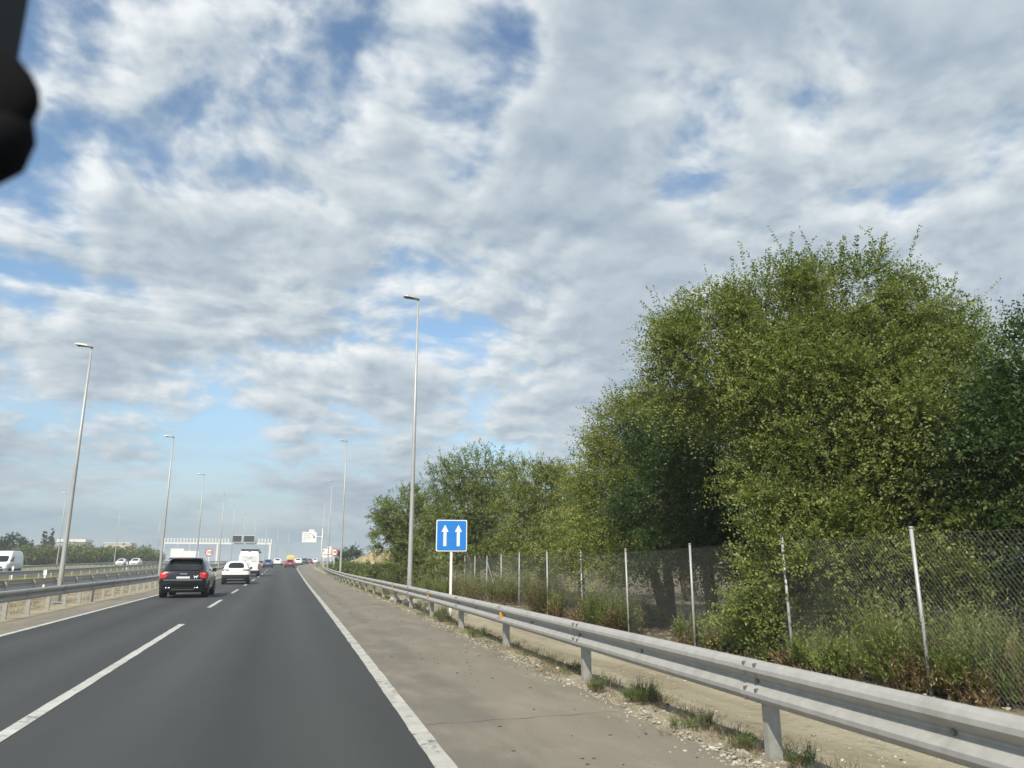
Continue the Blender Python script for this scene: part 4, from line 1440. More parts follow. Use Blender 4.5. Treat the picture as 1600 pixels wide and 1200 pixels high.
def tree(name, base, lobes, label, group=None, leaf=(0.055, 0.026), twig_len=(0.35, 0.8), clumps=26, twigs=24, k=16, mat='leaf_elm', trunk_r=0.16, whips=0, droop=0.22, up=0.45, yellow=0.10, stems=1, tint_mu=0.45, sigma=0.24, cat='tree'):
    """base (x, y, z); lobes: world (x, y, z, rx, rz)."""
    bx, by, bz = base
    root = thing(name, base, label, cat, group)
    org = np.array(base)
    LB = np.array([l[:3] for l in lobes]) - org
    RX = np.array([l[3] for l in lobes])
    RZ = np.array([l[4] if len(l) > 4 else l[3] for l in lobes])
    wood = MB()
    top = max(LB[:, 2])
    forks = []
    for s in range(stems):
        a = 2 * PI * s / stems + 0.5
        spread = 0.0 if stems == 1 else 0.45
        f = Vector((LB[:, 0].mean() * 0.35 + spread * math.cos(a), LB[:, 1].mean() * 0.35 + spread * math.sin(a), max(0.8, min(top * 0.32, 2.2))))
        pts = curve_pts((0.12 * spread * math.cos(a), 0.12 * spread * math.sin(a), -0.2), f, 5, 0, 0.08)
        r = trunk_r / math.sqrt(stems)
        wood.tube(pts, [r * (1.35 - 0.55 * i / 5) if i else r * 1.6 for i in range(6)], 9)
        forks.append((f, r * 0.8))
    all_base, all_dir, all_len = [], [], []
    w_base, w_dir, w_len = [], [], []
    hue_l = []
    for i in range(len(lobes)):
        c = Vector(LB[i])
        f, fr = min(forks, key=lambda q: (q[0] - c).length)
        lr = max(0.018, fr * 0.55 * min(1.0, RX[i]))
        limb = curve_pts(f, c, 6, 0.12 * (c - f).length * (1 if c.z > f.z else -0.3), 0.18)
        wood.tube(limb, [fr * 0.75 + (lr - fr * 0.75) * t / 6 for t in range(7)], 7, cap=False)
        n = max(6, int(clumps * (RX[i] / RX.mean()) ** 2))
        d = unit(NPR.normal(size=(n, 3)))
        rad = NPR.uniform(0.62, 1.0, (n, 1)) ** 0.7
        cp = LB[i] + d * rad * np.array([RX[i], RX[i], RZ[i]])
        # drop clumps that sit deep inside another lobe or under the ground
        keep = cp[:, 2] > 0.15
        for j in range(len(lobes)):
            if j != i:
                q = np.linalg.norm((cp - LB[j]) / np.array([RX[j], RX[j], RZ[j]]), axis=1)
                keep &= ~((q < 0.50) & (NPR.random(n) < 0.8))
        cp, d = cp[keep], d[keep]
        for p in cp[:: 4]:
            st_ = limb[4] if RNG.random() < 0.4 else c
            wood.tube(curve_pts(st_, p, 3, 0.06, 0.10), [lr * 0.6, lr * 0.42, lr * 0.28, 0.004], 4, cap=False)
        m = len(cp) * twigs
        if m == 0:
            continue
        rep = np.repeat(np.arange(len(cp)), twigs)
        sg = sigma * RX[i]
        b = cp[rep] + NPR.normal(size=(m, 3)) * np.array([sg, sg, sg * 0.75])
        dd = unit(d[rep] * 0.75 + np.array([0, 0, up]) + NPR.normal(size=(m, 3)) * 0.50)
        ok = b[:, 2] > 0.08
        all_base.append(b[ok])
        all_dir.append(dd[ok])
        all_len.append(NPR.uniform(*twig_len, m)[ok])
        ch = NPR.normal(tint_mu, 0.20, len(cp))
        hue_l.append((ch[rep] + NPR.normal(0, 0.12, m))[ok])
        if whips:
            nw = NPR.poisson(whips * 2.2, len(cp))
            sel = np.repeat(np.arange(len(cp)), nw)
            w_base.append(cp[sel] + d[sel] * 0.10 + NPR.normal(0, sg * 0.9, (len(sel), 3)))
            w_dir.append(unit(d[sel] * 0.7 + np.array([0, 0, 0.9]) + NPR.normal(size=(len(sel), 3)) * 0.28))
            w_len.append(NPR.uniform(0.45, 1.0, len(sel)) * NPR.choice([0.85, 1.0, 1.05], len(sel)))
    b, dd, ln, hue = np.concatenate(all_base), np.concatenate(all_dir), np.concatenate(all_len), np.concatenate(hue_l)
    parts = [twig_foliage(b, dd, ln, k, leaf[0], leaf[1], droop, yellow=yellow, hue=hue)]
    few = NPR.random(len(b)) < (0.5 if leaf[0] < 0.07 else 0.15)
    rib = [twig_ribbons(b[few], dd[few], ln[few], 0.0016, droop, 1)]
    if whips:
        wb, wd_, wl = np.concatenate(w_base), np.concatenate(w_dir), np.concatenate(w_len)
        parts.append(twig_foliage(wb, wd_, wl, int(k * 1.9), leaf[0] * 0.9, leaf[1] * 0.9, 0.10, yellow=yellow * 1.5, tint_mu=tint_mu + 0.15))
        rib.append(twig_ribbons(wb, wd_, wl, 0.0028, 0.10, 1))
    v, q, t = merge(parts)
    cr = link('crown', np_mesh('crown', v, q, M[mat], t), root)
    cr['kind'] = 'stuff'
    wood.build('trunk', M['bark'], root, smooth=True)
    rv_, rq, _ = merge(rib)
    tw = link('twigs', np_mesh('twigs', rv_, rq, M['twig']), root)
    tw['kind'] = 'stuff'
    return root


def shrub(name, x, y, h, w, label, group, mat='leaf_broom', stems=360, k=25, leaf=(0.072, 0.020), dry=0.35, lean=(0, 0), cat='shrub', yellow=0.10, tint_mu=0.5, z=None, drymat='leaf_dry'):
    z = ground_z(x, y) if z is None else z
    root = thing(name, (x, y, z), label, cat, group)

    def grow(n, hh, ww, kk, lf, t0, mu, ye):
        ns = max(4, int(7 * (ww / 1.2) ** 0.7))
        sa = NPR.uniform(0, 2 * PI, ns)
        sr = ww * 0.40 * np.sqrt(NPR.random(ns))
        sh = NPR.uniform(0.55, 1.08, ns)
        so = NPR.uniform(0.05, 0.55, ns)
        sid = NPR.integers(0, ns, n)
        base = np.stack([sr[sid] * np.cos(sa[sid]), sr[sid] * np.sin(sa[sid]), np.full(n, 0.01)], 1)
        base[:, :2] += NPR.normal(0, ww * 0.07, (n, 2))
        a2 = sa[sid] + NPR.normal(0, 0.45, n)
        out = so[sid] + NPR.normal(0, 0.20, n)
        d = unit(np.stack([np.cos(a2) * out + lean[0], np.sin(a2) * out + lean[1], np.full(n, 1.0)], 1) + NPR.normal(0, 0.10, (n, 3)))
        ln = hh * sh[sid] * NPR.uniform(0.45, 1.08, n)
        return base, d, ln, twig_foliage(base, d, ln, kk, lf[0], lf[1], NPR.uniform(0.0, 0.5, n), axis_w=0.9, side_w=0.55, jitter=0.30, t0=t0, tint_mu=mu, yellow=ye)
    b, d, ln, f = grow(stems, h, w, k, leaf, 0.25, tint_mu, yellow)
    link('foliage', np_mesh('foliage', f[0], f[1], M[mat], f[2]), root)['kind'] = 'stuff'
    rb = twig_ribbons(b, d, ln, 0.0022, 0.12)
    link('stems', np_mesh('stems', rb[0], rb[1], M['twig']), root)['kind'] = 'stuff'
    if dry > 0:
        b, d, ln, f = grow(int(stems * dry * 0.8), h * 0.72, w * 1.25, k, leaf, 0.08, 0.4, 0.15)
        rb = twig_ribbons(b, d, ln, 0.002, 0.12)
        link('dead_growth', np_mesh('dead_growth', f[0], f[1], M[drymat], f[2]), root)['kind'] = 'stuff'
    return root


# --- the wood behind the fence
TG = 'trees behind the fence'
tree('elm_tree', (9.19, 11.34, ground_z(9.19, 11.34)), [(9.58, 11.02, 5.76, 1.10, 0.95), (8.57, 11.45, 5.67, 1.05, 0.90), (7.69, 11.82, 5.39, 1.00, 0.85), (7.13, 12.05, 4.86, 0.80, 0.75), (10.44, 10.63, 5.29, 1.00, 0.95), (10.91, 10.30, 4.42, 1.15, 1.00), (8.47, 10.77, 4.30, 1.25, 1.10), (9.31, 10.05, 3.82, 1.25, 1.10), (8.13, 11.89, 4.28, 0.80, 0.65), (8.46, 10.26, 2.66, 1.10, 1.00), (9.39, 9.69, 2.33, 1.20, 1.10), (10.39, 9.68, 3.07, 1.00, 1.00), (10.46, 9.60, 1.75, 0.80, 0.90), (8.26, 9.91, 1.45, 0.90, 0.85), (7.85, 10.86, 2.59, 0.65, 0.55), (7.65, 10.26, 1.26, 0.70, 0.60), (8.88, 9.36, 0.99, 0.90, 0.80), (7.33, 10.62, 0.67, 0.45, 0.40), (11.18, 10.00, 3.75, 0.70, 0.80)], 'largest leafy elm with upright wispy shoots, right of centre behind the fence', TG, clumps=27, twigs=42, k=17, droop=0.32, up=0.42, trunk_r=0.2, stems=3, whips=0.75, sigma=0.19, leaf=(0.071, 0.039), yellow=0.13, tint_mu=0.68)
tree('elm_tree', (10.50, 19.90, ground_z(10.50, 19.90)), [(9.76, 19.72, 4.88, 1.15, 1.05), (10.58, 19.86, 5.42, 1.00, 0.90), (9.11, 19.80, 3.85, 1.00, 0.95), (9.23, 19.20, 2.91, 1.00, 1.00), (8.66, 19.68, 2.58, 0.85, 0.85), (8.59, 18.94, 1.70, 0.90, 0.70), (10.61, 19.84, 4.27, 1.10, 1.00)], 'yellow-green elm to the left of and behind the largest elm', TG, clumps=30, twigs=26, k=15, trunk_r=0.2, stems=2, whips=0.15, leaf=(0.092, 0.05), mat='leaf_elm_warm', yellow=0.14, tint_mu=0.6, twig_len=(0.4, 0.9))
tree('elm_tree', (9.26, 15.44, ground_z(9.26, 15.44)), [(8.88, 16.23, 4.31, 0.95, 0.80), (8.48, 16.55, 3.18, 0.70, 0.80), (9.51, 15.52, 4.38, 1.00, 0.80), (8.93, 15.63, 3.55, 1.10, 1.00), (9.84, 15.07, 3.51, 1.10, 1.10), (8.45, 15.89, 2.75, 1.00, 1.00), (9.10, 15.06, 2.42, 1.20, 1.10), (9.78, 14.39, 2.26, 1.00, 1.00), (8.22, 16.01, 1.88, 0.70, 0.70), (9.18, 14.78, 1.52, 0.90, 0.70)], 'dark shaded elm under the left side of the largest elm', TG, clumps=24, twigs=26, k=13, trunk_r=0.14, leaf=(0.085, 0.045), mat='leaf_dark', tint_mu=0.35)  # deep shade of the hollow put into the dark leaf colour
tree('elm_tree', (9.90, 8.11, ground_z(9.90, 8.11)), [(10.28, 7.63, 3.79, 0.80, 0.80), (10.05, 7.93, 3.20, 0.60, 0.65), (9.99, 7.85, 2.82, 0.90, 0.90), (9.94, 8.22, 2.15, 0.60, 0.60), (9.97, 7.86, 1.62, 0.80, 0.80), (10.31, 7.76, 4.29, 0.40, 0.50)], 'dark green tree cut off by the right edge of the picture', TG, clumps=26, twigs=20, k=13, trunk_r=0.14, leaf=(0.082, 0.045), mat='leaf_dark', whips=0.3, tint_mu=0.75, yellow=0.08)
tree('elm_tree', (14.44, 19.17, ground_z(14.44, 19.17)), [(13.70, 19.71, 6.05, 1.60, 1.50), (14.82, 18.88, 5.17, 1.70, 1.60), (15.84, 18.03, 4.34, 1.70, 1.60), (13.22, 18.20, 2.83, 1.60, 1.40), (14.59, 17.13, 2.28, 1.60, 1.30), (12.18, 18.92, 1.80, 1.30, 1.00), (13.23, 17.58, 1.45, 1.40, 1.00)], 'shaded elm in the gap behind the largest elm', TG, clumps=20, twigs=22, k=11, trunk_r=0.2, leaf=(0.11, 0.06), mat='leaf_dark', tint_mu=0.4, twig_len=(0.4, 0.9))  # shade beneath the canopy painted in by the dark leaves
tree('elm_tree', (14.53, 13.74, ground_z(14.53, 13.74)), [(14.42, 13.86, 4.35, 1.50, 1.40), (15.02, 13.21, 3.84, 1.20, 1.10), (14.69, 12.05, 3.00, 1.50, 1.40), (13.51, 12.64, 2.23, 1.50, 1.40), (13.75, 11.62, 1.69, 1.30, 1.20), (13.16, 13.71, 1.86, 1.30, 1.20)], 'shaded tree between the largest elm and the right edge', TG, clumps=20, twigs=22, k=11, trunk_r=0.2, leaf=(0.1, 0.055), mat='leaf_dark', tint_mu=0.4, twig_len=(0.4, 0.9))  # leaves coloured dark to stand in for canopy shade
tree('elm_tree', (8.76, 53.28, ground_z(8.76, 53.28)), [(8.23, 53.37, 4.72, 1.70, 1.70), (7.32, 53.50, 3.18, 1.10, 1.40), (9.13, 53.22, 3.62, 1.70, 1.80), (9.97, 53.07, 4.95, 1.40, 1.30), (8.12, 52.88, 1.45, 1.30, 1.30), (9.45, 52.15, 1.24, 1.60, 1.20), (6.98, 54.05, 4.73, 0.70, 0.80)], 'round dense elm on the far left of the wood, behind the nearest right lamp post', TG, clumps=28, twigs=20, k=12, trunk_r=0.22, leaf=(0.16, 0.09), twig_len=(0.4, 0.8), yellow=0.1, tint_mu=0.6, sigma=0.2)
tree('elm_tree', (10.32, 41.74, ground_z(10.32, 41.74)), [(10.37, 41.73, 6.22, 1.60, 1.40), (9.14, 42.02, 5.85, 1.20, 1.10), (11.60, 41.41, 5.51, 1.40, 1.20), (9.92, 41.32, 4.22, 1.70, 1.40), (11.17, 40.49, 3.67, 1.50, 1.40), (8.89, 41.56, 3.86, 1.30, 1.30), (10.00, 40.79, 2.30, 1.70, 1.20), (11.40, 39.38, 2.11, 1.20, 1.00), (8.50, 42.15, 2.49, 1.00, 1.00)], 'tall dark elm above and behind the blue arrow sign', TG, clumps=28, twigs=20, k=12, trunk_r=0.22, leaf=(0.135, 0.075), twig_len=(0.4, 0.9), yellow=0.08, tint_mu=0.52, whips=0.1)
tree('elm_tree', (11.65, 34.06, ground_z(11.65, 34.06)), [(11.31, 34.18, 4.84, 1.30, 1.10), (12.31, 33.83, 4.54, 1.20, 1.10), (10.72, 33.84, 3.76, 1.10, 1.10), (11.67, 33.00, 3.15, 1.40, 1.20), (12.50, 32.69, 3.72, 1.00, 1.00), (10.84, 33.28, 2.30, 1.20, 1.00), (11.99, 31.82, 2.27, 1.20, 1.00), (11.06, 32.15, 1.59, 1.20, 0.70)], 'light green elm between the dark elm and the yellow-green elm', TG, clumps=28, twigs=20, k=12, trunk_r=0.2, leaf=(0.125, 0.068), mat='leaf_elm_warm', twig_len=(0.4, 0.9), yellow=0.1, tint_mu=0.5, whips=0.1)
tree('elm_tree', (10.66, 26.97, ground_z(10.66, 26.97)), [(10.92, 26.86, 3.57, 1.00, 1.00), (10.39, 26.54, 2.48, 0.90, 0.90), (11.06, 25.72, 2.58, 1.10, 0.90), (9.87, 26.20, 1.90, 0.80, 0.60)], 'low light elm beside the yellow-green elm', TG, clumps=26, twigs=16, k=12, trunk_r=0.12, leaf=(0.11, 0.06), mat='leaf_elm_warm', twig_len=(0.35, 0.8), yellow=0.12, tint_mu=0.55)
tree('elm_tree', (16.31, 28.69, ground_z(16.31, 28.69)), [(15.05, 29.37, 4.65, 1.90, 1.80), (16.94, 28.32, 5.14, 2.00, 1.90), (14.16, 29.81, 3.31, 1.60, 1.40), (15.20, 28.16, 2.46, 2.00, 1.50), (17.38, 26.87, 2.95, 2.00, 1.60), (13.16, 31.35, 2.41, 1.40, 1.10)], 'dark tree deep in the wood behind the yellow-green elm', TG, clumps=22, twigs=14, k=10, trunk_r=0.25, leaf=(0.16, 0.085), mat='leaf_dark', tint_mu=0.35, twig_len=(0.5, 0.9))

# --- shrubs along the fence
SG = 'broom-like shrubs along the fence'
shrub('broom_shrub', 7.52, 32.41, 1.75, 1.30, 'green shrub just right of the blue sign post', SG, dry=0.5)
shrub('broom_shrub', 7.88, 29.44, 1.90, 1.50, 'tall feathery shrub by the thin fence posts right of the blue sign', SG, dry=0.6)
shrub('broom_shrub', 8.44, 27.31, 1.70, 1.30, 'green-brown shrub behind the guard rail, third from the sign', SG, dry=0.7)
shrub('broom_shrub', 8.10, 23.09, 1.75, 1.20, 'brownish shrub with reddish top left of the middle fence posts', SG, dry=1.6, tint_mu=0.4)
shrub('broom_shrub', 7.88, 21.01, 1.00, 0.90, 'low brown shrub at the foot of a middle fence post', SG, dry=2.0)
shrub('broom_shrub', 7.49, 17.37, 1.40, 1.20, 'dense dark olive shrub left of the middle fence post', SG, dry=0.9, stems=560)
shrub('broom_shrub', 7.38, 16.29, 0.95, 0.80, 'smaller olive shrub touching the middle fence post', SG, dry=0.8)
shrub('broom_shrub', 7.60, 13.18, 0.85, 1.00, 'low spreading green shrub between two fence posts', SG, dry=0.35, stems=480, lean=(0.2, -0.1))
shrub('broom_shrub', 7.53, 12.19, 0.70, 0.70, 'small green-brown shrub left of the second fence post', SG, dry=0.8)
shrub('broom_shrub', 7.43, 9.50, 0.62, 1.10, 'wide bushy shrub right of the second fence post', SG, dry=0.5, stems=420)
shrub('broom_shrub', 7.50, 8.72, 0.80, 1.30, 'brown-green shrub between the two nearest fence posts', SG, dry=1.0, stems=380)
shrub('broom_shrub', 7.32, 7.70, 1.35, 1.10, 'yellow-green feathery shrub in front of the nearest fence post', SG, dry=0.5, stems=520, yellow=0.25, tint_mu=0.6)
shrub('broom_shrub', 7.46, 7.20, 1.05, 1.10, 'reddish-brown dry shrub right of the nearest fence post', SG, dry=1.6, stems=360, yellow=0.2)
shrub('broom_shrub', 7.58, 6.75, 0.80, 1.00, 'dry shrub at the lower right edge', SG, dry=1.5, stems=320)
shrub('broom_shrub', 8.91, 7.63, 1.20, 1.30, 'green shrub cut off by the right edge', SG, dry=0.8, stems=560)
shrub('broom_shrub', 9.51, 9.69, 1.30, 1.30, 'green shrub just behind the nearest fence post', SG, dry=0.4, stems=560)
shrub('broom_shrub', 8.70, 17.62, 0.80, 0.80, 'small dark shrub behind the fence in the shade', SG, dry=1.0)
shrub('broom_shrub', 7.30, 35.90, 1.20, 1.20, 'low green shrub left of the blue sign post', SG, dry=0.5)
shrub('broom_shrub', 5.86, 32.90, 1.10, 1.30, 'green shrub right of the nearest lamp post', SG, dry=0.5)
shrub('broom_shrub', 7.44, 52.03, 1.40, 1.60, 'green shrub left of the nearest lamp post', SG, dry=0.5)
shrub('weed', 3.86, 7.86, 0.30, 0.42, 'bright green weed clump between two guard rail posts', 'weeds at the foot of the guard rail', mat='leaf_weed', cat='weed', dry=0.5, leaf=(0.022, 0.006), stems=260, k=20)
shrub('weed', 3.65, 8.70, 0.24, 0.30, 'small brownish weed at the second nearest rail post', 'weeds at the foot of the guard rail', mat='leaf_weed', cat='weed', dry=0.5, leaf=(0.022, 0.006), stems=90, k=16)
shrub('weed', 3.76, 6.49, 0.24, 0.16, 'thin dark weed right of the bright green clump', 'weeds at the foot of the guard rail', mat='leaf_weed', cat='weed', dry=0.5, leaf=(0.022, 0.006), stems=50, k=16)
shrub('weed', 3.63, 5.74, 0.22, 0.20, 'little green weed left of the nearest rail post', 'weeds at the foot of the guard rail', mat='leaf_weed', cat='weed', dry=0.5, leaf=(0.022, 0.006), stems=60, k=16)
shrub('weed', 3.60, 6.54, 0.12, 0.30, 'flat brownish weed near the paving edge', 'weeds at the foot of the guard rail', mat='leaf_weed', cat='weed', dry=0.5, leaf=(0.022, 0.006), stems=60, k=14)
shrub('weed', 3.98, 10.40, 0.20, 0.25, 'tiny weed left of the second nearest rail post', 'weeds at the foot of the guard rail', mat='leaf_weed', cat='weed', dry=0.5, leaf=(0.022, 0.006), stems=60, k=14)
shrub('weed', 3.74, 5.14, 0.20, 0.25, 'small weed right of the nearest rail post at the bottom edge', 'weeds at the foot of the guard rail', mat='leaf_weed', cat='weed', dry=0.5, leaf=(0.022, 0.006), stems=60, k=14)
shrub('weed', 3.91, 15.59, 0.25, 0.50, 'brownish weed patch left of the third nearest rail post', 'weeds at the foot of the guard rail', mat='leaf_weed', cat='weed', dry=0.5, leaf=(0.022, 0.006), stems=110, k=14)
shrub('weed', 4.24, 19.59, 0.45, 0.70, 'green weed at the foot of the blue sign post', 'weeds at the foot of the guard rail', mat='leaf_weed', cat='weed', dry=0.5, leaf=(0.022, 0.006), stems=170, k=18)
shrub('weed', 4.37, 22.06, 0.50, 0.60, 'green weed behind the rail left of the sign post', 'weeds at the foot of the guard rail', mat='leaf_weed', cat='weed', dry=0.5, leaf=(0.022, 0.006), stems=150, k=18)
shrub('weed', 4.53, 25.95, 0.45, 0.60, 'green weed under the rail near the lamp post', 'weeds at the foot of the guard rail', mat='leaf_weed', cat='weed', dry=0.5, leaf=(0.022, 0.006), stems=140, k=18)
shrub('weed', 4.95, 36.60, 0.50, 0.90, 'bushy green weed under the far part of the rail', 'weeds at the foot of the guard rail', mat='leaf_weed', cat='weed', dry=0.5, leaf=(0.022, 0.006), stems=170, k=18)

# --- far trees, left of the motorway
FG = 'round trees beyond the service road'
tree('roadside_tree', (-60.20, 206.40, road_z(206.40)), [(-60.20, 206.40, road_z(206.40) + 3.97, 2.73, 2.30), (-62.02, 206.40, road_z(206.40) + 2.88, 1.95, 2.30), (-58.38, 206.90, road_z(206.40) + 2.69, 1.95, 2.30)], 'big dark round tree at the far left above the oncoming van', FG, mat='leaf_dark', clumps=36, twigs=12, k=8, leaf=(0.42, 0.24), twig_len=(0.4, 0.9), trunk_r=0.15, sigma=0.22)
tree('roadside_tree', (-52.72, 192.93, road_z(192.93)), [(-52.72, 192.93, road_z(192.93) + 2.17, 2.94, 1.26), (-54.68, 192.93, road_z(192.93) + 1.57, 2.10, 1.26), (-50.76, 193.43, road_z(192.93) + 1.47, 2.10, 1.26)], 'round green tree right of the oncoming van', FG, mat='leaf_far', clumps=36, twigs=12, k=8, leaf=(0.42, 0.24), twig_len=(0.4, 0.9), trunk_r=0.15, sigma=0.22, tint_mu=0.5, yellow=0.15)
tree('roadside_tree', (-52.03, 198.29, road_z(198.29)), [(-52.03, 198.29, road_z(198.29) + 2.05, 2.94, 1.19), (-53.99, 198.29, road_z(198.29) + 1.48, 2.10, 1.19), (-50.07, 198.79, road_z(198.29) + 1.39, 2.10, 1.19)], 'second round tree beyond the service road', FG, mat='leaf_far', clumps=36, twigs=12, k=8, leaf=(0.42, 0.24), twig_len=(0.4, 0.9), trunk_r=0.15, sigma=0.22, tint_mu=0.5, yellow=0.15)
tree('roadside_tree', (-48.65, 193.99, road_z(193.99)), [(-48.65, 193.99, road_z(193.99) + 2.11, 2.94, 1.22), (-50.61, 193.99, road_z(193.99) + 1.53, 2.10, 1.22), (-46.69, 194.49, road_z(193.99) + 1.43, 2.10, 1.22)], 'round tree left of the nearest median lamp', FG, mat='leaf_far', clumps=36, twigs=12, k=8, leaf=(0.42, 0.24), twig_len=(0.4, 0.9), trunk_r=0.15, sigma=0.22, tint_mu=0.5, yellow=0.15)
tree('roadside_tree', (-44.24, 192.99, road_z(192.99)), [(-44.24, 192.99, road_z(192.99) + 2.36, 3.36, 1.37), (-46.48, 192.99, road_z(192.99) + 1.71, 2.40, 1.37), (-42.00, 193.49, road_z(192.99) + 1.60, 2.40, 1.37)], 'round tree just right of the nearest median lamp', FG, mat='leaf_far', clumps=36, twigs=12, k=8, leaf=(0.42, 0.24), twig_len=(0.4, 0.9), trunk_r=0.15, sigma=0.22, tint_mu=0.5, yellow=0.15)
tree('roadside_tree', (-43.67, 200.30, road_z(200.30)), [(-43.67, 200.30, road_z(200.30) + 2.11, 3.15, 1.22), (-45.77, 200.30, road_z(200.30) + 1.53, 2.25, 1.22), (-41.57, 200.80, road_z(200.30) + 1.43, 2.25, 1.22)], 'pale round tree, fifth beyond the service road', FG, mat='leaf_far', clumps=36, twigs=12, k=8, leaf=(0.42, 0.24), twig_len=(0.4, 0.9), trunk_r=0.15, sigma=0.22, tint_mu=0.5, yellow=0.15)
tree('roadside_tree', (-41.37, 200.78, road_z(200.78)), [(-41.37, 200.78, road_z(200.78) + 1.98, 2.73, 1.15), (-43.19, 200.78, road_z(200.78) + 1.44, 1.95, 1.15), (-39.55, 201.28, road_z(200.78) + 1.34, 1.95, 1.15)], 'low round tree behind a slim lamp post', FG, mat='leaf_far', clumps=36, twigs=12, k=8, leaf=(0.42, 0.24), twig_len=(0.4, 0.9), trunk_r=0.15, sigma=0.22, tint_mu=0.5, yellow=0.15)
tree('roadside_tree', (-40.95, 211.06, road_z(211.06)), [(-40.95, 211.06, road_z(211.06) + 2.23, 2.52, 1.30), (-42.63, 211.06, road_z(211.06) + 1.62, 1.80, 1.30), (-39.27, 211.56, road_z(211.06) + 1.51, 1.80, 1.30)], 'dark round tree behind the oncoming cars', FG, mat='leaf_far', clumps=36, twigs=12, k=8, leaf=(0.42, 0.24), twig_len=(0.4, 0.9), trunk_r=0.15, sigma=0.22, tint_mu=0.3, yellow=0.15)
tree('roadside_tree', (-39.93, 216.35, road_z(216.35)), [(-39.93, 216.35, road_z(216.35) + 2.11, 2.52, 1.22), (-41.61, 216.35, road_z(216.35) + 1.53, 1.80, 1.22), (-38.25, 216.85, road_z(216.35) + 1.43, 1.80, 1.22)], 'round tree left of the two oncoming cars', FG, mat='leaf_far', clumps=36, twigs=12, k=8, leaf=(0.42, 0.24), twig_len=(0.4, 0.9), trunk_r=0.15, sigma=0.22, tint_mu=0.5, yellow=0.15)
tree('roadside_tree', (-34.83, 212.16, road_z(212.16)), [(-34.83, 212.16, road_z(212.16) + 2.36, 3.57, 1.37), (-37.21, 212.16, road_z(212.16) + 1.71, 2.55, 1.37), (-32.45, 212.66, road_z(212.16) + 1.60, 2.55, 1.37)], 'bright round tree right of the oncoming cars', FG, mat='leaf_far', clumps=36, twigs=12, k=8, leaf=(0.42, 0.24), twig_len=(0.4, 0.9), trunk_r=0.15, sigma=0.22, tint_mu=0.5, yellow=0.15)
tree('roadside_tree', (-33.32, 222.52, road_z(222.52)), [(-33.32, 222.52, road_z(222.52) + 1.86, 2.52, 1.08), (-35.00, 222.52, road_z(222.52) + 1.35, 1.80, 1.08), (-31.64, 223.02, road_z(222.52) + 1.26, 1.80, 1.08)], 'low tree left of the grey building', FG, mat='leaf_far', clumps=36, twigs=12, k=8, leaf=(0.42, 0.24), twig_len=(0.4, 0.9), trunk_r=0.15, sigma=0.22, tint_mu=0.5, yellow=0.15)
tree('cypress_tree', (-73.26, 280.59, road_z(280.59)), [(-73.26, 280.59, road_z(280.59) + 1.90, 0.90, 1.60), (-73.26, 280.59, road_z(280.59) + 3.80, 1.00, 1.60), (-73.26, 280.59, road_z(280.59) + 5.70, 0.80, 1.60), (-73.26, 280.59, road_z(280.59) + 7.60, 0.50, 1.60), (-73.26, 280.59, road_z(280.59) + 8.74, 0.30, 1.60)], 'left one of two small dark cypresses above the round trees', FG, mat='leaf_dark', clumps=20, twigs=10, k=8, leaf=(0.4, 0.22), twig_len=(0.3, 0.6), up=1.2)
tree('cypress_tree', (-71.39, 281.08, road_z(281.08)), [(-71.39, 281.08, road_z(281.08) + 2.04, 0.90, 1.60), (-71.39, 281.08, road_z(281.08) + 4.08, 1.00, 1.60), (-71.39, 281.08, road_z(281.08) + 6.12, 0.80, 1.60), (-71.39, 281.08, road_z(281.08) + 8.16, 0.50, 1.60), (-71.39, 281.08, road_z(281.08) + 9.38, 0.30, 1.60)], 'right one of two small dark cypresses above the round trees', FG, mat='leaf_dark', clumps=20, twigs=10, k=8, leaf=(0.4, 0.22), twig_len=(0.3, 0.6), up=1.2)
tree('embankment_bush', (7.28, 87.70, ground_z(7.28, 87.70)), [(7.28, 87.70, ground_z(7.28, 87.70) + 0.55, 1.20, 0.38), (6.38, 87.70, ground_z(7.28, 87.70) + 0.40, 0.84, 0.30), (8.18, 88.00, ground_z(7.28, 87.70) + 0.40, 0.84, 0.30)], 'green bush on the embankment right of the second right lamp', 'bushes on the right embankment', mat='leaf_far', clumps=26, twigs=12, k=8, leaf=(0.24, 0.12), twig_len=(0.3, 0.7), trunk_r=0.06, cat='bush')
tree('embankment_bush', (8.65, 89.58, ground_z(8.65, 89.58)), [(8.65, 89.58, ground_z(8.65, 89.58) + 0.50, 1.20, 0.34), (7.75, 89.58, ground_z(8.65, 89.58) + 0.36, 0.84, 0.27), (9.55, 89.88, ground_z(8.65, 89.58) + 0.36, 0.84, 0.27)], 'green bush below the ochre bank', 'bushes on the right embankment', mat='leaf_far', clumps=26, twigs=12, k=8, leaf=(0.24, 0.12), twig_len=(0.3, 0.7), trunk_r=0.06, cat='bush')
tree('embankment_bush', (8.96, 79.50, ground_z(8.96, 79.50)), [(8.96, 79.50, ground_z(8.96, 79.50) + 0.55, 1.20, 0.38), (8.06, 79.50, ground_z(8.96, 79.50) + 0.40, 0.84, 0.30), (9.86, 79.80, ground_z(8.96, 79.50) + 0.40, 0.84, 0.30)], 'green bush between the embankment and the dense elm', 'bushes on the right embankment', mat='leaf_far', clumps=26, twigs=12, k=8, leaf=(0.24, 0.12), twig_len=(0.3, 0.7), trunk_r=0.06, cat='bush')
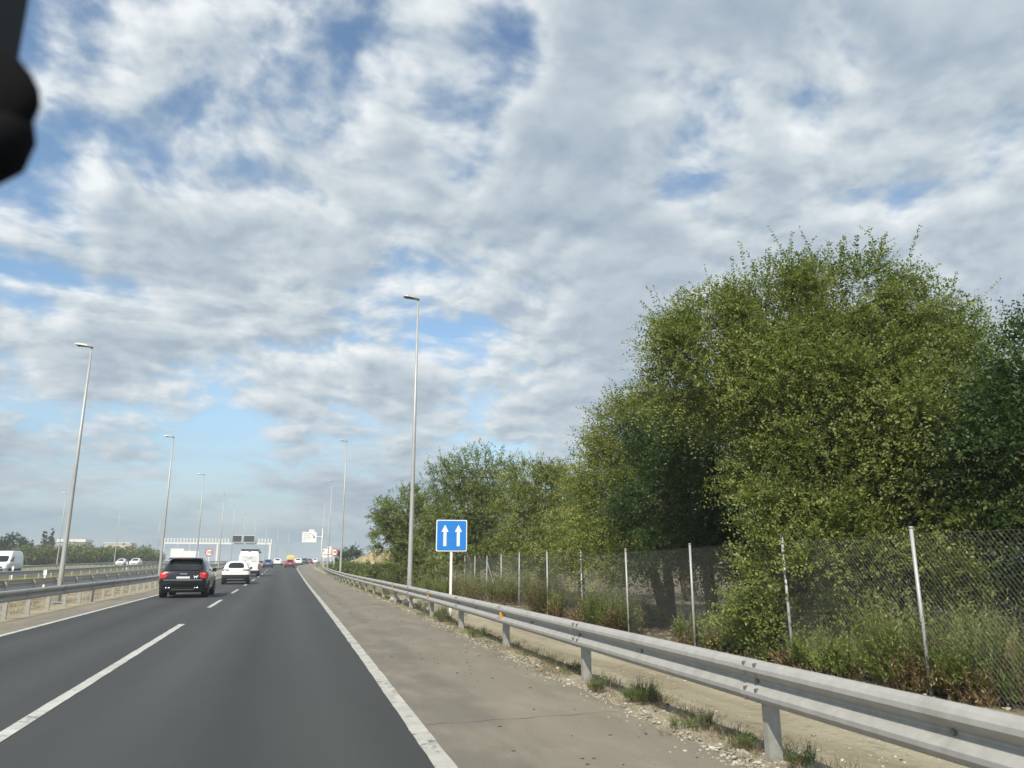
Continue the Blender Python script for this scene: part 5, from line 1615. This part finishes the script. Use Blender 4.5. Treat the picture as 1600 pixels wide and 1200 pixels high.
tree('embankment_bush', (10.44, 124.56, ground_z(10.44, 124.56)), [(10.44, 124.56, ground_z(10.44, 124.56) + 1.87, 1.60, 1.29), (9.24, 124.56, ground_z(10.44, 124.56) + 1.36, 1.12, 1.02), (11.64, 124.86, ground_z(10.44, 124.56) + 1.36, 1.12, 1.02)], 'grey-green tree on top of the embankment', 'bushes on the right embankment', mat='leaf_dark', clumps=26, twigs=12, k=8, leaf=(0.24, 0.12), twig_len=(0.3, 0.7), trunk_r=0.06, cat='bush')
tree('embankment_bush', (8.06, 109.70, ground_z(8.06, 109.70)), [(8.06, 109.70, ground_z(8.06, 109.70) + 0.61, 1.20, 0.42), (7.16, 109.70, ground_z(8.06, 109.70) + 0.44, 0.84, 0.33), (8.96, 110.00, ground_z(8.06, 109.70) + 0.44, 0.84, 0.33)], 'low bush at the foot of the second right lamp', 'bushes on the right embankment', mat='leaf_far', clumps=26, twigs=12, k=8, leaf=(0.24, 0.12), twig_len=(0.3, 0.7), trunk_r=0.06, cat='bush')
tree('embankment_bush', (8.73, 69.45, ground_z(8.73, 69.45)), [(8.73, 69.45, ground_z(8.73, 69.45) + 0.61, 1.00, 0.42), (7.98, 69.45, ground_z(8.73, 69.45) + 0.44, 0.70, 0.33), (9.48, 69.75, ground_z(8.73, 69.45) + 0.44, 0.70, 0.33)], 'low bush left of the dense elm', 'bushes on the right embankment', mat='leaf_far', clumps=26, twigs=12, k=8, leaf=(0.24, 0.12), twig_len=(0.3, 0.7), trunk_r=0.06, cat='bush')


# --- buildings far on the left
def building(name, x, y, w, d, h, mat, label, rows, cols, roof=0.4):
    z = road_z(y) - 0.3
    o = thing(name, (x, y, z), label, 'building')
    MB().box((0, 0, h / 2), (w, d, h)).build('wall', mat, o)
    MB().box((0, 0, h + roof / 2), (w + 0.6, d + 0.6, roof)).build('roof', M['wall_white'], o)
    for r in range(rows):
        for c in range(cols):
            wx = -w / 2 + w * (c + 0.5) / cols
            wz = h * (r + 0.6) / (rows + 0.2)
            f = MB().box((wx, -d / 2 - 0.02, wz), (w / cols * 0.5, 0.06, h / rows * 0.42)).build('window', M['wall_grey'], o)
            MB().box((wx, -d / 2 - 0.06, wz), (w / cols * 0.42, 0.03, h / rows * 0.34)).build('pane', M['pane'], f)
    return o


building('warehouse', -128, 330, 30, 16, 7.2, M['wall_white'], 'long low white warehouse behind the trees at the far left', 1, 6, 0.6)
building('office_building', -75.5, 330, 9, 12, 8.2, M['wall_grey'], 'grey building with a white roof slab left of the second median lamp', 2, 3, 1.0)
building('apartment_building', -76, 420, 12, 12, 10.0, M['wall_cream'], 'cream building just right of the grey white-roofed building', 3, 3, 0.4)


# --- bare ochre bank on the right embankment
mb = MB()
vs, fs = [], []
for j in range(13):
    for i in range(25):
        a, b_ = -4.2 + 8.4 * i / 24, -5 + 10 * j / 12
        rr_ = math.hypot(a / 4.2, b_ / 5.0)
        vs.append((10.8 + a, 101 + b_, ground_z(10.8 + a, 101 + b_) - 0.05 + 1.9 * max(0.0, 1 - rr_ ** 2) ** 0.9 * (1 + 0.12 * math.sin(a * 2.1) * math.cos(b_ * 1.7))))
fs = [(j * 25 + i, j * 25 + i + 1, (j + 1) * 25 + i + 1, (j + 1) * 25 + i) for j in range(12) for i in range(24)]
mb.add(vs, fs)
tag(mb.build('ochre_bank', M['ochre'], smooth=True), kind='structure')


# --- stones, gravel and dry grass along the edge of the paving
def stones(name, pts, sizes, mat, label):
    n = len(pts)
    cube = np.array([[-1, -1, -1], [1, -1, -1], [1, 1, -1], [-1, 1, -1], [-1, -1, 1], [1, -1, 1], [1, 1, 1], [-1, 1, 1]], float) * np.array([1, 1, 0.6])
    q = np.array([[3, 2, 1, 0], [4, 5, 6, 7], [0, 1, 5, 4], [1, 2, 6, 5], [2, 3, 7, 6], [3, 0, 4, 7]])
    a = NPR.uniform(0, 2 * PI, n)
    c, s = np.cos(a), np.sin(a)
    v = cube[None] * (1 + NPR.normal(0, 0.30, (n, 8, 3)))
    v *= sizes[:, None, None] * NPR.uniform(0.6, 1.3, (n, 1, 3))
    x = v[..., 0] * c[:, None] - v[..., 1] * s[:, None]
    y = v[..., 0] * s[:, None] + v[..., 1] * c[:, None]
    v = np.stack([x, y, v[..., 2]], -1) + pts[:, None, :]
    quads = (q[None] + np.arange(n)[:, None, None] * 8).reshape(-1, 4)
    o = link(name, np_mesh(name, v.reshape(-1, 3), quads, mat))
    return tag(o, label, 'gravel', kind='stuff')


def along(n, y0, y1, off_mu, off_sd, fn, power=1.6):
    y = y0 + (y1 - y0) * NPR.random(n) ** power
    x = np.array([fn(v) for v in y]) + NPR.normal(off_mu, off_sd, n)
    z = np.array([ground_z(a, b) if a > x_paved(b) + 0.08 else road_z(b) for a, b in zip(x, y)])
    return np.stack([x, y, z], 1)


p = along(5200, 2.5, 60, 0.10, 0.13, x_paved, 2.0)
p = p[NPR.random(len(p)) < 0.25 + 0.75 * (np.sin(p[:, 1] * 2.1) * np.sin(p[:, 1] * 0.77 + 1) + np.sin(p[:, 1] * 5.3) * 0.4 > -0.1)]
stones('gravel', p, np.abs(NPR.normal(0.004, 0.007, len(p))) + 0.003, M['stone'], 'pale gravel and crumbs of stone along the edge of the paved shoulder')
p = along(1500, 2.5, 45, 1.2, 0.9, x_rail, 2.0)
p = p[p[:, 0] > np.array([x_paved(v) + 0.1 for v in p[:, 1]])]
stones('pebbles', p, np.abs(NPR.normal(0.003, 0.006, len(p))) + 0.003, M['stone'], 'scattered pale pebbles on the dirt track behind the guard rail')
p = along(1500, 4, 40, 3.9, 0.7, x_rail, 1.5)
stones('rubble', p, np.abs(NPR.normal(0.008, 0.013, len(p))) + 0.005, M['stone'], 'pale rubble under the shrubs at the foot of the fence')


p = along(320, 2.5, 40, -0.75, 0.75, x_paved, 1.6)
p = p[p[:, 0] > np.array([x_right_edge(v) + 0.15 for v in p[:, 1]])]
stones('litter', p, np.abs(NPR.normal(0.004, 0.005, len(p))) + 0.002, M['litter'], 'dark crumbs and scraps of litter on the hard shoulder')


def tufts(name, pts, h, mat, label, blades=22, spread=0.06, cat='grass', leaf=None):
    n = len(pts)
    rep = np.repeat(np.arange(n), blades)
    m = n * blades
    b = pts[rep] + np.concatenate([NPR.normal(0, spread, (m, 2)), np.zeros((m, 1))], 1)
    d = unit(np.concatenate([NPR.normal(0, 0.55, (m, 2)), np.ones((m, 1))], 1))
    hh = (h * NPR.uniform(0.4, 1.3, n))[rep] * NPR.uniform(0.5, 1.1, m)
    if leaf is None:
        side = unit(np.cross(d, NPR.normal(size=(m, 3)))) * 0.0028
        mid = b + d * (hh * 0.55)[:, None]
        tip = b + d * hh[:, None] + np.array([0, 0, -0.18]) * hh[:, None] + NPR.normal(0, 0.01, (m, 3))
        v = np.stack([b - side, b + side, mid + side * 0.8, mid - side * 0.8, tip, tip], 1)
        v = np.stack([b - side, mid - side, tip, mid + side], 1).reshape(-1, 3)
        q = np.arange(m * 4).reshape(m, 4)
        t = np.repeat(np.stack([np.clip(NPR.normal(0.5, 0.3, m), 0, 1), NPR.random(m) * 0.4, np.zeros(m)], 1), 4, axis=0)
    else:
        v, q, t = twig_foliage(b, d, hh, 12, leaf[0], leaf[1], 0.1, yellow=0.2)
    return tag(link(name, np_mesh(name, v, q, M[mat], t)), label, cat, kind='stuff')


p = along(800, 2.5, 75, 0.26, 0.20, x_rail, 1.3)
p[:, 2] -= 0.01
tufts('dry_grass', p, 0.14, 'leaf_dry', 'dry tufts of grass along the foot of the right guard rail')
p = along(260, 3.0, 95, 0.24, 0.14, x_rail, 1.0)
p[:, 2] -= 0.01
tufts('green_weeds', p, 0.16, 'leaf_weed', 'low green weeds scattered along the foot of the right guard rail', blades=12, leaf=(0.022, 0.009))
p = along(520, 3, 40, 3.7, 1.0, x_rail, 1.3)
p = p[p[:, 0] > np.array([x_rail(v) + 2.3 for v in p[:, 1]])]
p[:, 2] -= 0.01
tufts('dead_grass', p, 0.20, 'leaf_dry', 'dead brown grass along the foot of the chain-link fence', blades=26, spread=0.10)
yy = 8 + 120 * NPR.random(2600) ** 1.2
xx = NPR.uniform(-11.9, -7.3, 2600)
p = np.stack([xx, yy, np.array([road_z(v) for v in yy]) - 0.04], 1)
tufts('median_grass', p, 0.20, 'leaf_dry', 'dry straw-coloured grass in the median between the guard rails', blades=16, spread=0.10)
yy = 50 + 200 * NPR.random(2600)
xx = NPR.uniform(-24.5, -21.6, 2600)
p = np.stack([xx + np.array([bend(v) for v in yy]), yy, np.array([road_z(v) for v in yy]) - 0.04], 1)
tufts('verge_grass', p, 0.22, 'leaf_far', 'green grass verge between the opposite carriageway and the service road', blades=16, spread=0.14)
yy = 35 + 90 * NPR.random(2400)
xx = np.array([x_rail(v) for v in yy]) + 0.7 + 9 * NPR.random(2400) ** 1.3
p = np.stack([xx, yy, np.array([ground_z(a, b) for a, b in zip(xx, yy)]) - 0.02], 1)
tufts('embankment_grass', p, 0.42, 'leaf_far', 'rough green and yellow grass on the far right embankment', blades=18, spread=0.25)

# --- loose rocks by the guard rail
for (x, y, s, lab) in [(4.38, 30.49, 0.2, 'large pale rock under the far part of the right guard rail'), (4.54, 28.02, 0.24, 'biggest pale rock at a rail post near the lamp post'), (7.8, 13.75, 0.12, 'pale stone at the foot of the fence between two posts'), (4.42, 24.19, 0.12, 'white stone under the rail left of the sign post')]:
    mb = MB()
    rr = random.Random(int(x * 1000))
    vs, fs = [], []
    nn = 8
    for j in range(5):
        ph = -PI / 2 + PI * j / 4
        for i in range(nn):
            th = 2 * PI * i / nn
            k_ = 1 + rr.uniform(-0.18, 0.18)
            vs.append((math.cos(th) * math.cos(ph) * k_ * 1.2, math.sin(th) * math.cos(ph) * k_, math.sin(ph) * 0.7 * k_))
    for j in range(4):
        for i in range(nn):
            fs.append((j * nn + i, j * nn + (i + 1) % nn, (j + 1) * nn + (i + 1) % nn, (j + 1) * nn + i))
    mb.add([(a * s, b_ * s, c_ * s) for a, b_, c_ in vs], fs)
    o = mb.build('rock', M['stone'], None, (x, y, ground_z(x, y) + s * 0.3))
    tag(o, lab, 'rock', 'loose pale rocks by the guard rail')

# --- thin summer haze over the whole place
hz = MB().box((0, 740, 5.0), (2200, 1720, 22.0)).build('haze', [], None)
hm = bpy.data.materials.new('haze')
hm.use_nodes = True
for n_ in list(hm.node_tree.nodes):
    hm.node_tree.nodes.remove(n_)
pv = hm.node_tree.nodes.new('ShaderNodeVolumePrincipled')
pv.inputs['Color'].default_value = (0.86, 0.92, 0.97, 1)
pv.inputs['Density'].default_value = 0.0007
pv.inputs['Anisotropy'].default_value = 0.0
mo = hm.node_tree.nodes.new('ShaderNodeOutputMaterial')
hm.node_tree.links.new(pv.outputs[0], mo.inputs['Volume'])
hz.data.materials.clear()
hz.data.materials.append(hm)
tag(hz, 'thin pale summer haze in the air', 'haze', kind='stuff')
